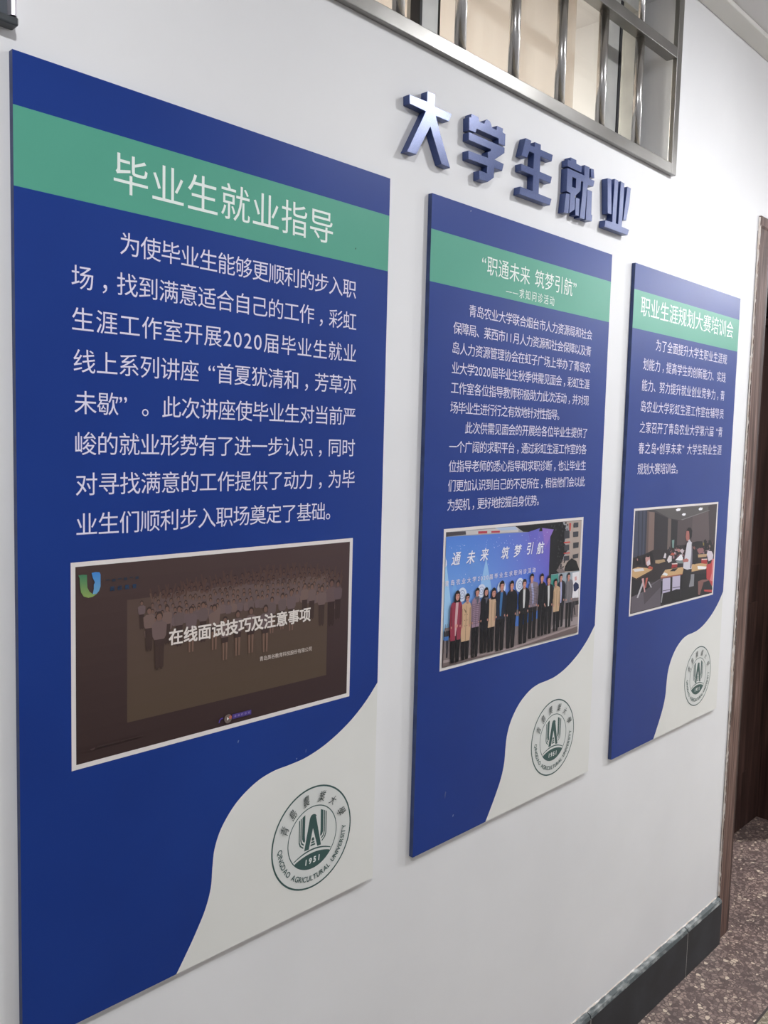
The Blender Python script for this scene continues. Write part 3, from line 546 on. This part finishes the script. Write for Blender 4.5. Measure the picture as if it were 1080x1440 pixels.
# --- the slide printed on the first board
def photo1(s):
    U0, V0, U1, V1 = 71.5, 597.8, 543.8, 852.6
    n = 12
    s.lift()
    for j in range(n):      # the slide's own shading
        a = V0 + (V1 - V0) * j / n; b = V0 + (V1 - V0) * (j + 1) / n; t = j / n
        c0 = (70 - 16 * t, 55 - 15 * t, 53 - 14 * t)
        s.poly([(U0, b), (U1, b), (U1, a), (U0, a)], None, cols=[c0, (c0[0] + 2, c0[1] + 1, c0[2] + 3), (c0[0] + 3, c0[1] + 2, c0[2] + 5), c0], lift=None)
    P0, P1, Q0, Q1 = 142.5, 497, 648, 813
    s.lift()
    for j in range(8):
        a = Q0 + (Q1 - Q0) * j / 8; b = Q0 + (Q1 - Q0) * (j + 1) / 8; t = j / 8
        c0 = (84 - 4 * t, 68 - 2 * t, 62 - 8 * t)
        s.poly([(P0, b), (P1, b), (P1, a), (P0, a)], c0, lift=None)
    rnd = random.Random(11)
    ins = lambda u, v: P0 < u < P1 and Q0 < v < Q1
    def col(c, u, v, amt):
        bg = (82, 66, 60) if ins(u, v) else (64, 48, 46)
        return tuple(bg[i] + (c[i] - bg[i]) * amt for i in range(3))
    cnt = [0]
    def fig(u, ht, h, amt=0.5, legs=True, raised=False, shirt=None, skirt=False):
        hr = h * 0.066
        zb = s.z; cnt[0] += 1
        if cnt[0] % 2: s.z += 2.4e-5
        sh = shirt or rnd.choice([(128, 112, 122), (136, 116, 120), (120, 106, 112), (146, 122, 118)])
        K = lambda c, dv: col(c, u, ht + dv, amt)
        s.lift()
        if legs:
            s.poly([(u - hr * 1.5, ht + h * 0.44), (u + hr * 1.5, ht + h * 0.44), (u + hr * 1.2, ht + h * (0.62 if skirt else 0.97)), (u - hr * 1.2, ht + h * (0.62 if skirt else 0.97))], K((40, 28, 30), h * 0.6), lift=False)
            for sg in (-1, 1):
                s.poly([(u + sg * hr * 0.2, ht + h * 0.6), (u + sg * hr * 1.1, ht + h * 0.6), (u + sg * hr * 0.9, ht + h), (u + sg * hr * 0.3, ht + h)], K((150, 116, 98) if skirt else (44, 32, 30), h * 0.8), lift=False)
        s.lift()
        s.poly([(u - hr * 1.1, ht + hr * 2.6), (u + hr * 1.1, ht + hr * 2.6), (u + hr * 2.2, ht + h * 0.22), (u + hr * 2.0, ht + h * 0.42), (u + hr * 1.4, ht + h * 0.48), (u - hr * 1.4, ht + h * 0.48), (u - hr * 2.0, ht + h * 0.42), (u - hr * 2.2, ht + h * 0.22)], K(sh, h * 0.3), lift=False)
        if raised:
            for sg in (-1, 1):
                if rnd.random() < 0.7: s.poly([(u + sg * hr * 1.2, ht + hr * 3), (u + sg * hr * 2.2, ht + hr * 3.2), (u + sg * hr * 3.4, ht - hr * 2.2), (u + sg * hr * 2.6, ht - hr * 2.2)], K((134, 100, 84), 0), lift=False)
        s.lift()
        s.disc(u, ht + hr * 1.1, hr * 1.25, K((38, 28, 28), 0), ru=hr, n=10, lift=False)
        s.lift()
        s.disc(u, ht + hr * 1.45, hr * 0.95, K((150, 112, 98), 0), ru=hr * 0.78, n=10, lift=False)
        s.z = zb
    def topv(u):
        T = [(160, 654), (184, 643), (258, 636), (355, 631), (440, 634), (500, 642), (528, 656)]
        for (a, p), (b, q) in zip(T[:-1], T[1:]):
            if a <= u <= b: return p + (q - p) * (u - a) / (b - a)
        return 656
    for row in range(6):
        u = 182 + row * -2 + rnd.random() * 4
        while u < 524 - row * 1.5:
            fig(u + rnd.uniform(-1.5, 1.5), topv(u) + row * 7.4 - 3 + rnd.uniform(-2.5, 2.5), 40, 0.20 + 0.05 * row, legs=False, raised=row < 2)
            u += 8.6 + rnd.random() * 3.0 if row else 11 + rnd.random() * 3
        s.lift(4.8e-5)
    for u, a, f, sk in [(163.5, 651, 690, 0), (505, 656, 733, 0), (519, 660, 724, 0), (484, 664, 730, 0), (463, 659, 716, 0), (448, 657, 712, 0), (202, 662, 716, 0), (221, 665, 722, 0), (260, 664, 722, 0), (421, 663, 728, 1), (403, 668, 724, 1), (383, 671, 727, 1), (174.5, 661, 721, 0), (240.4, 668, 733, 1), (279, 670, 736, 1), (190, 669, 749, 0), (344, 682, 751, 1), (371, 682, 754, 1), (320, 684, 751, 1), (297.5, 690, 754, 1)]:
        fig(u, a, f - a, 0.44, True, False, None, bool(sk)); s.lift(2.0e-5)
    s.lift(6e-5)
    # round-ended U mark, green limb and blue limb, and its faint lettering
    gp_ = [(74.9, 608.6), (80, 608.2), (86.4, 608.9), (86.6, 618), (86.9, 625), (89.5, 630.5), (93.8, 634.2), (99.7, 635.0), (94, 637.8), (88.4, 638.5), (82, 636.2), (78.4, 630.5), (77.2, 622), (76.8, 612.5)]
    s.poly(gp_, None, cols=[(66 + (v - 608) * 2.2, 118 + (v - 608) * 1.2, 88) for u, v in gp_])
    bp_ = [(92.8, 607.1), (98, 606.4), (103.5, 607.3), (104.7, 610), (104.7, 625.6), (102.8, 631), (99.6, 634.4), (94.0, 634.6), (95.6, 628), (95.6, 622.4), (97.2, 619.5), (94.2, 613.5)]
    s.poly(bp_, None, cols=[(66 + (v - 607) * 1.4, 128 + (v - 607) * 0.9, 196 - (v - 607) * 0.4) for u, v in bp_])
    for i in range(6): s.rect(112.5 + i * 8.3, 617.6, 117.2 + i * 8.3, 618.8 + 2.2 * (i % 2), (42, 52, 66), lift=False)
    s.line('英谷教育', 117.8, 155.6, 630.2, 6.6, (30, 62, 92), 0.012, 7.0)
    s.line('在线面试技巧及注意事项', 205, 459.6, 707.2, 23.6, (214, 206, 200), 0.022)
    s.line('青岛英谷教育科技股份有限公司', 360.4, 463.2, 763.3, 7.6, (196, 184, 176), 0.008)
    s.rect(311, 838.0, 345.4, 845.2, (76, 62, 128)); s.rect(311, 843.6, 345.4, 845.2, (66, 52, 112))
    for i, u in enumerate((316.5, 322.6, 328.4, 335.0, 341.4)):
        s.ring(u, 841.4, 0.9, 1.5, (150, 136, 180), n=10)
    s.poly([(286.9, 845.6), (288.4, 845.9), (289.4, 842.6), (292, 840.8), (294.6, 840.6), (294.2, 838.9), (290.6, 839.4), (288.0, 841.6)], (84, 66, 150))
    s.disc(303.5, 842.6, 6.7, (108, 96, 90)); s.disc(307.6, 841.3, 2.6, (176, 96, 84)); s.poly([(301.6, 845.0), (305.2, 843.0), (301.8, 839.8)], (220, 216, 214))
    s.disc(92.6, 834.6, 3.4, (76, 60, 60), a0=0, a1=math.pi, n=10); s.rect(99, 833.6, 130, 836, (60, 47, 46)); s.rect(132, 834.2, 165.5, 835.8, (62, 48, 47))

# --- the group photograph printed on the second board
def photo2(s):
    U0, V0, U1, V1 = 66.0, 596.6, 538.4, 853.0
    s.rect(U0, V0, U1, V1, (118, 106, 106)); s.lift(1e-5)
    clip = lambda pts: [(min(U1, max(U0, u)), min(V1, max(V0, v))) for u, v in pts]
    done = False
    for c, pts in P2:
        if c == (118, 106, 106) and not done:
            done = True
            tl, tr_ = BACK2[0], BACK2[1]
            rows, cols_ = 10, 16; s.lift(1e-5)
            def bc(a, t):
                c0 = (78, 124, 204); c1 = (132, 174, 224); c2 = (116, 90, 178); c3 = (78, 102, 200)
                top = [c0[i] + (c2[i] - c0[i]) * a ** 2.2 for i in range(3)]; bt = [c1[i] + (c3[i] - c1[i]) * a ** 1.6 for i in range(3)]
                return tuple(top[i] + (bt[i] - top[i]) * t for i in range(3))
            ub = [U0, tr_[0] - 1]; vt = (tl[1], tr_[1]); vb = 800
            for i in range(cols_):
                for j in range(rows):
                    q = []
                    for a, t in ((i, j), (i + 1, j), (i + 1, j + 1), (i, j + 1)):
                        a /= cols_; t /= rows; v0 = vt[0] + (vt[1] - vt[0]) * a
                        q.append((ub[0] + (ub[1] - ub[0]) * a, v0 + (vb - v0) * t, bc(a, t)))
                    s.poly([(x[0], x[1]) for x in reversed(q)], None, cols=[x[2] for x in reversed(q)], lift=None)
            s.lift()
            for tri, c_ in (([(66, 640), (92, 760), (66, 800)], (150, 190, 226)), ([(92, 690), (140, 770), (80, 790)], (112, 160, 218)), ([(150, 640), (205, 700), (120, 720)], (98, 140, 208)), ([(190, 655), (212, 720), (166, 735)], (140, 180, 224)), ([(380, 606), (425, 612), (395, 650)], (132, 104, 184)), ([(330, 612), (372, 606), (350, 660)], (98, 96, 184)), ([(300, 700), (360, 690), (340, 760)], (84, 116, 204))):
                s.poly(tri, c_, lift=False)
            rnd = random.Random(5); s.lift()
            for k in range(90):
                u = rnd.uniform(68, ub[1] - 4); v = rnd.choice([rnd.uniform(616, 640), rnd.uniform(616, 760)])
                s.disc(u, v, rnd.uniform(0.35, 1.0), (196, 206, 236), n=6, lift=None)
            s.lift(1e-5)
            for ch, u, v in TXT2:
                s.glyph(ch, u - 11.5, v + 9.5, 26, 27, (84, 84, 150), 0.012, 0.0, 0.22)
            s.lift(1e-5)
            for ch, u, v in TXT2:
                s.glyph(ch, u - 12.5, v + 8.5, 26, 27, (226, 226, 238), 0.012, 0.0, 0.22)
            s.poly([(66, 646), (69, 650), (70, 658), (66, 662)], (220, 220, 235)); 
            s.line('青岛农业大学2020届毕业生求职问诊活动', 66.4, 360, 693.2, 11.6, (222, 216, 226), 0.008, 12.4)
            for _, pp in WH2:
                r = abs(pp[1][0] - pp[0][0]); s.disc(pp[0][0], pp[0][1], r * 0.95, (200, 208, 226), n=22); s.ring(pp[0][0], pp[0][1], r * 0.5, r * 0.6, (128, 140, 180), n=22); s.ring(pp[0][0], pp[0][1], r * 0.2, r * 0.28, (128, 140, 180), n=12)
            s.lift(1e-5)
        s.poly(clip(pts), c)
        if c == (165, 150, 142) and len(pts) > 6:      # ragged tree foliage at the edge of the building
            rnd = random.Random(21); s.lift()
            for k in range(170):
                u = rnd.choice([rnd.gauss(462, 11), rnd.uniform(372, 470)]); v = 603 + abs(rnd.gauss(0, 8)) if u < 440 else rnd.uniform(600, 700)
                if u > 492: continue
                s.disc(u, v, rnd.uniform(1.2, 3.2), rnd.choice([(20, 20, 24), (26, 26, 30), (22, 22, 26), (50, 48, 52)]), ru=rnd.uniform(1.0, 3.4), n=6, lift=False)
    # barrier bars between the legs
    s.lift()
    for u in [x * 5.2 + 70 for x in range(88)]:
        s.rect(u, 770, u + 0.9, 826 - (u - 70) * 0.012, (92, 88, 98), lift=None)
    def person(hu, ht, chin, ul, ur, sv, cb, ft, coat, kind):
        ul, ur = max(U0, ul), min(U1, ur)
        w = ur - ul; mu = (ul + ur) / 2; hh = chin - ht; hw = hh * 0.36; dk = tuple(c * 0.62 for c in coat); leg = (20, 19, 25)
        ft = min(ft, V1 - 2)
        s.lift()
        for sg in (-1, 1):      # trouser legs and shoes
            s.poly([(mu, cb - 8), (mu + sg * w * 0.42, cb - 8), (mu + sg * w * 0.36, ft - 2), (mu + sg * w * 0.05, ft - 2)], leg, lift=False)
            s.poly([(mu + sg * w * 0.06, ft - 4), (mu + sg * w * 0.30, ft - 4), (mu + sg * w * 0.36, ft + 0.5), (mu + sg * w * 0.04, ft + 1)], (12, 11, 14), lift=False)
        s.lift()
        coatp = [(hu - hh * 0.20, chin - 2), (hu + hh * 0.20, chin - 2), (mu + w * 0.40, sv - 1), (ur, sv + 6), (ur + w * 0.02, (sv + cb) / 2), (mu + w * 0.44, cb - 6), (mu + w * 0.42, cb), (mu - w * 0.42, cb), (mu - w * 0.44, cb - 6), (ul - w * 0.02, (sv + cb) / 2), (ul, sv + 6), (mu - w * 0.40, sv - 1)]
        s.poly(clip(coatp), coat)
        for sg in (-1, 1):      # sleeves, slightly shaded print, and hands
            e_ = ul if sg < 0 else ur
            s.poly(clip([(e_ - sg * w * 0.02, sv + 6), (e_ - sg * w * 0.16, sv + 8), (e_ - sg * w * 0.20, sv + (ft - sv) * 0.38), (e_ - sg * w * 0.04, sv + (ft - sv) * 0.38)]), tuple(c * 0.84 for c in coat))
            hv = sv + (ft - sv) * 0.40
            s.disc(e_ - sg * w * 0.13, hv, 2.6, (176, 124, 112), ru=1.9, n=8, lift=False)
        s.lift()
        s.poly([(mu - 0.5, sv + 2), (mu + 0.5, sv + 2), (mu + 0.6, cb), (mu - 0.6, cb)], dk, lift=False)
        if 'pink' in kind or 'white' in kind or 'shirt' in kind or 'blue' in kind:
            c_ = {'p': (196, 160, 164), 'w': (196, 196, 196), 's': (158, 160, 196), 'b': (56, 104, 156)}['p' if 'pink' in kind else 'w' if 'white' in kind else 's' if 'shirt' in kind else 'b']
            s.poly([(hu - hh * 0.20, chin - 1), (hu + hh * 0.20, chin - 1), (mu + w * 0.10, sv + (cb - sv) * 0.5), (mu + w * 0.06, sv + (cb - sv) * 0.88), (mu - w * 0.06, sv + (cb - sv) * 0.88), (mu - w * 0.10, sv + (cb - sv) * 0.5)], c_)
        if 'puffer' in kind:
            s.lift(); n_ = 11
            for i in range(n_):
                v = sv + 8 + (cb - sv - 12) * i / n_
                s.rect(ul + w * 0.12, v, ur - w * 0.06, v + 0.9, dk, lift=False)
        if 'double' in kind:
            s.lift()
            for i in range(3):
                for sg in (-1, 1): s.disc(mu + sg * w * 0.12, sv + (cb - sv) * (0.28 + 0.15 * i), 0.9, (60, 44, 38), n=8, lift=False)
            s.poly([(mu - w * 0.30, sv + 6), (mu + w * 0.05, sv + 14), (mu - w * 0.02, sv + 18)], dk, lift=False)
        if 'coatopen' in kind:
            s.poly([(mu - 1, cb), (mu + 2, sv + (cb - sv) * 0.7), (mu + 4, cb)], leg)
            s.disc(mu + 2, sv + (cb - sv) * 0.62, 4, (196, 140, 132), n=10)
        # neck, hair, face
        s.poly([(hu - hw * 0.45, chin - 3), (hu + hw * 0.45, chin - 3), (hu + hw * 0.5, chin + 2.5), (hu - hw * 0.5, chin + 2.5)], (166, 116, 104))
        if 'scarf' in kind: s.poly([(hu - hw * 1.1, chin - 1), (hu + hw * 1.1, chin - 1), (hu + hw * 0.9, chin + 5), (hu + hw * 0.2, chin + 16), (hu - hw * 0.4, chin + 4), (hu - hw * 1.0, chin + 4)], (84, 84, 98))
        cv_ = (ht + chin) / 2
        if 'long' in kind: s.poly([(hu - hw * 1.15, cv_ - 3), (hu - hw * 0.8, ht + 2), (hu + hw * 0.8, ht + 2), (hu + hw * 1.2, cv_), (hu + hw * 1.25, chin + 3), (hu - hw * 1.25, chin + 3)], (30, 22, 26))
        s.disc(hu, ht + hh * 0.40, hh * 0.42, (28, 22, 25), ru=hw * 1.08, n=16)
        s.disc(hu + hw * 0.05, ht + hh * 0.58, hh * 0.40, (186, 132, 120), ru=hw * 0.80, n=16)
        s.lift(); s.poly([(hu - hw * 0.8, ht + hh * 0.34), (hu - hw * 0.5, ht + hh * 0.14), (hu + hw * 0.6, ht + hh * 0.14), (hu + hw * 0.85, ht + hh * 0.34), (hu + hw * 0.2, ht + hh * 0.30)], (28, 22, 25), lift=False)
        s.lift()
        for sg in (-1, 1):
            s.disc(hu + sg * hw * 0.36, ht + hh * 0.50, hh * (0.07 if 'glasses' in kind else 0.03), (30, 20, 22), ru=hw * (0.26 if 'glasses' in kind else 0.14), n=8, lift=False)
        s.rect(hu - hw * 0.22, ht + hh * 0.78, hu + hw * 0.26, ht + hh * 0.81, (136, 74, 74), lift=False)
    order = [13, 12, 11, 10, 9, 8, 7, 6, 5, 4, 3, 2, 1, 0]
    for i in order: person(*PEOPLE[i])

def photo3(s):
    U0, V0, U1, V1 = 58.0, 586.8, 538.0, 843.8
    s.rect(U0, V0, U1, V1, (50, 44, 48)); s.lift(1e-5)
    clip = lambda pts: [(min(U1, max(U0, u)), min(V1, max(V0, v))) for u, v in pts]
    rnd = random.Random(8)
    for i, (c, pts) in enumerate(P3):
        s.poly(clip(pts), c)
        if i == 21:       # the seated audience in the far rows
            z0 = s.z + 6e-6
            for k in range(150):
                u = rnd.uniform(250, 530); d = rnd.random(); v = 690 + d * 26 + rnd.uniform(-2, 2)
                s.z = z0 + (k % 7) * 1.8e-5
                r = 2.2 + d * 2.2
                s.disc(u, v, r * 1.2, rnd.choice([(30, 24, 28), (38, 30, 34), (26, 22, 26)]), ru=r, n=8, lift=False)
                if k % 3 == 0: s.lift(); s.disc(u + 0.4, v + r * 0.5, r * 0.7, (134, 96, 92), ru=r * 0.6, n=8, lift=False)
                if k % 4 == 0: s.lift(); s.poly([(u - r * 1.4, v + r * 3.4), (u - r * 1.2, v + r * 1.5), (u + r * 1.2, v + r * 1.5), (u + r * 1.5, v + r * 3.4)], rnd.choice([(140, 110, 118), (120, 80, 90), (170, 150, 158), (90, 60, 70), (60, 54, 66)]), lift=False)
            s.z = z0 + 1.5e-4

B1 = ['为使毕业生能够更顺利的步入职', '场，找到满意适合自己的工作，彩虹', '生涯工作室开展2020届毕业生就业', '线上系列讲座 “首夏犹清和，芳草亦', '未歇”~。此次讲座使毕业生对当前严', '峻的就业形势有了进一步认识，同时', '对寻找满意的工作提供了动力，为毕', '业生们顺利步入职场奠定了基础。']
S1 = [(132.7, 545), (68.4, 547.1), (68.9, 548.1), (70.5, 549.7), (71.4, 550), (72.2, 550.3), (72.7, 551.3), (73.2, 498.9)]
board(BX[0], 'large blue board nearest the camera, with a dark brown slide print', [('毕业生就业指导', 123.9, 492.7, 104.8, 53, None)],
      [(t, a, b, 190.6 + 50.6 * i) for i, (t, (a, b)) in enumerate(zip(B1, S1))], 31.0, photo1, (65.4, 592, 550.4, 859), (474.8, 1079.4),
      [(542.2, 126.5, 1.2, 1.8, (40, 60, 54)), (323.9, 882.8, 1.6, 2.4, (104, 122, 160)), (456.9, 930.1, 0.8, 3.6, (104, 118, 156)), (437.8, 938.2, 1.2, 1.4, (124, 136, 168))])
B2 = ['青岛农业大学联合烟台市人力资源局和社会', '保障局、莱西市11月人力资源和社会保障以及青', '岛人力资源管理协会在虹子广场上举办了青岛农', '业大学2020届毕业生秋季供需见面会，彩虹生涯', '工作室各位指导教师积极助力此次活动，并对现', '场毕业生进行行之有效地针对性指导。', '此次供需见面会的开展给各位毕业生提供了', '一个广阔的求职平台，通过彩虹生涯工作室的各', '位指导老师的悉心指导和求职诊断，也让毕业生', '们更加认识到自己的不足所在，相信他们会以此', '为契机，更好地挖掘自身优势。']
S2 = [(112.4, 547), (68.3, 545.7), (68.2, 546), (68, 545.3), (67.3, 545.5), (67.1, 429), (111.9, 545), (67.4, 545.4), (67.9, 545.7), (67.7, 545), (67.5, 365.3)]
board(BX[1], 'middle blue board with a quoted title and a printed group photograph of people in coats', [('“职通未来 筑梦引航”', 144.2, 474.2, 96.5, 38, 35.0), ('——求知问诊活动', 223.5, 391.8, 133.6, 20.5, 18.5)],
      [(t, a, b, 186.6 + 36.0 * i) for i, (t, (a, b)) in enumerate(zip(B2, S2))], 24.0, photo2, (59.8, 590.6, 545.4, 858.8), (459.3, 1079.4),
      [(88.9, 1105.6, 2.2, 7.5, (86, 92, 132)), (114.8, 1154.6, 2.4, 2.6, (120, 128, 158)), (107.7, 8.7, 1.2, 1.6, (150, 158, 190))])
B3 = ['为了全面提升大学生职业生涯规', '划能力，提高学生的创新能力、实践', '能力、努力提升就业创业竞争力，青', '岛农业大学彩虹生涯工作室在辅导员', '之家召开了青岛农业大学第六届 “青', '春之岛•创享未来” 大学生职业生涯', '规划大赛培训会。']
S3 = [(122, 548), (61.1, 546.3), (60.4, 545.6), (60.8, 547), (60.2, 545.2), (59.5, 546.8), (59.6, 277.7)]
board(BX[2], 'farthest blue board beside the wooden door frame, printed with a classroom photograph', [('职业生涯规划大赛培训会', 36, 578.9, 94.2, 50, None)],
      [(t, a, b, 178.4 + 50.9 * i) for i, (t, (a, b)) in enumerate(zip(B3, S3))], 30.5, photo3, (52.4, 581.1, 546, 849.2), (475.2, 1076.0))

# ---------------------------------------------------------------- raised letters above the boards
def letter(label, polys, keyhole=None):
    xs = [p[0] for P in polys for p in P]; cx_ = (min(xs) + max(xs)) / 2; z0 = min(p[1] for P in polys for p in P)
    D = 0.015; m = MB()
    for pi, P in enumerate(polys):
        pts = [((x - cx_) / 1000, (z - z0) / 1000) for x, z in P]
        skip = set()
        if keyhole and pi == keyhole[0]:
            h = [((x - cx_) / 1000, (z - z0) / 1000) for x, z in keyhole[1]]
            k = keyhole[2]; pts2 = pts[:k + 1] + h + [h[0]] + pts[k:]
            skip = {k, k + len(h) + 1}; pts = pts2
        m.poly([(x, -D, z) for x, z in pts]); m.poly([(x, 0, z) for x, z in reversed(pts)])
        for i in range(len(pts)):
            if i in skip: continue
            (xa, za), (xb, zb) = pts[i], pts[(i + 1) % len(pts)]
            m.poly([(xa, -D, za), (xb, -D, zb), (xb, 0, zb), (xa, 0, za)])
    me_o = m.build('sign_letter', M_letter, fix=False)
    if not keyhole:
        bm = bmesh.new(); bm.from_mesh(me_o.data); bmesh.ops.remove_doubles(bm, verts=bm.verts, dist=1e-5)
        bmesh.ops.recalc_face_normals(bm, faces=bm.faces); bm.to_mesh(me_o.data); bm.free()
    if not keyhole:
        bv = me_o.modifiers.new('bevel', 'BEVEL'); bv.width = 0.0006; bv.segments = 1; bv.limit_method = 'ANGLE'; bv.angle_limit = 1.0
    me_o.location = (cx_ / 1000, -0.0003, z0 / 1000)
    tag(me_o, label, 'letter', 'raised blue characters above the boards'); return me_o
letter('raised blue character at the left end of the row, two legs under a crossbar', [[(652,2129),(696,2130),(696,2147),(716,2148),(716,2128),(762,2128),(754,2113),(720,2113),(728,2096),(762,2036),(738,2037),(706,2091),(673,2037),(649,2036),(693,2113),(653,2114)]])
letter('raised blue character second from the left, three dots over a roof and a hooked stroke', [[(810,2137),(815,2137.5),(816,2144),(836,2144),(839,2137),(853,2137),(857,2144),(862,2147),(870,2146),(875,2141),(877,2136),(891,2136),(892,2144),(911,2144),(910,2137),(919,2136),(919,2114),(899,2113),(898,2122),(832,2122),(830,2114.5),(811,2114)],
  [(811,2111),(874,2111),(900,2111),(918,2111),(918,2101),(889,2082),(917,2081),(913,2067),(888,2066),(888,2049),(870,2037),(845,2036),(844,2052),(867,2052),(867,2065),(812,2064),(811,2079),(868,2080),(867,2090),(876,2095),(876,2097),(811,2097)]])
letter('raised blue character in the middle of the row, one stem through three bars', [[(984,2146),(1003,2146),(1001,2137),(1015,2137),(1015,2146.5),(1036,2147),(1036,2137.5),(1079,2138),(1076,2124),(1036,2124),(1036,2095),(1079,2095),(1075,2081),(1035,2081),(1035,2052),(1081,2052),(1076,2038),(970,2037),(972,2052),(1014,2052.5),(1014,2082),(973,2082),(972,2095),(1013,2095),(1014,2124),(998,2124),(991,2110),(972,2110)]])
letter('raised blue character second from the right, dense with a small square hole', [[(1134,2142),(1144,2142.5),(1144,2149),(1166,2149),(1167,2142),(1188,2141.5),(1187,2129),(1134,2129)],
  [(1134,2125.5),(1199,2125.5),(1199,2147),(1219,2147),(1219,2124),(1241,2124),(1237,2111),(1216,2110),(1212,2096),(1208,2037),(1189,2036),(1195,2090),(1196,2112),(1188,2111.5),(1187,2091),(1168,2077),(1168,2049),(1147,2037),(1149,2078.5),(1134,2079)],
  [(1224,2146),(1236,2147),(1240,2129),(1226,2128)], [(1214,2100),(1233,2100),(1234,2052),(1238,2051),(1237,2038),(1214,2037),(1213,2042)], [(1133,2075),(1146.5,2075),(1144.5,2036),(1128,2035)], [(1170.5,2074),(1185,2074),(1185,2039),(1171,2038)]],
  keyhole=(1, [(1154,2112),(1154,2092),(1168.5,2092.5),(1168.5,2112)], 0))
letter('raised blue character at the right end of the row, four upright strokes on a bar', [[(1294,2142),(1311,2144),(1319,2069),(1302,2068)],[(1325,2148),(1342,2148),(1341,2101),(1339,2054),(1349,2054),(1351,2109),(1352,2149),(1369,2148),(1369,2112),(1367,2062),(1366,2052),(1400,2051.5),(1394,2038),(1291,2037),(1293,2052),(1323,2053.5),(1323,2097)],[(1383,2144),(1399,2144),(1396,2111),(1385,2069),(1370.5,2067),(1376,2103)]])

# ---------------------------------------------------------------- framed sign at the upper left
e = empty('wall_sign', (-0.2, -0.0003, 2.009)); tag(e, 'dark grey sign with silver side trim, above the nearest board', 'sign')
X0, X1 = -0.24, 0.204; H = 0.30
m = MB(); m.box(X0 + 0.0112, X1 - 0.0112, -0.014, 0, 0.0092, H - 0.0092); m.build('panel', M_sign, e)
for a, b in ((X0, X0 + 0.011), (X1 - 0.011, X1)):
    m = MB(); k = len(m.v)
    pr = [(a, 0), (a, -0.014), (a + 0.0025, -0.019), (a + 0.0055, -0.0205), (b - 0.002, -0.018), (b, -0.012), (b, 0)]
    A = [(x, y, 0.0095) for x, y in pr]; B = [(x, y, H - 0.0095) for x, y in pr]
    m.poly(A); m.poly(B)
    for i in range(7): m.poly([A[i], A[(i + 1) % 7], B[(i + 1) % 7], B[i]])
    m.build('side_trim', M_silver, e)
for z0, z1 in ((0, 0.009), (H - 0.009, H)):
    m = MB(); m.box(X0, X1, -0.0185, 0, z0, z1); m.build('end_cap', M_signcap, e, bevel=0.002)
print('triangles approx', sum(len(o.data.polygons) for o in SC.objects if o.type == 'MESH'))
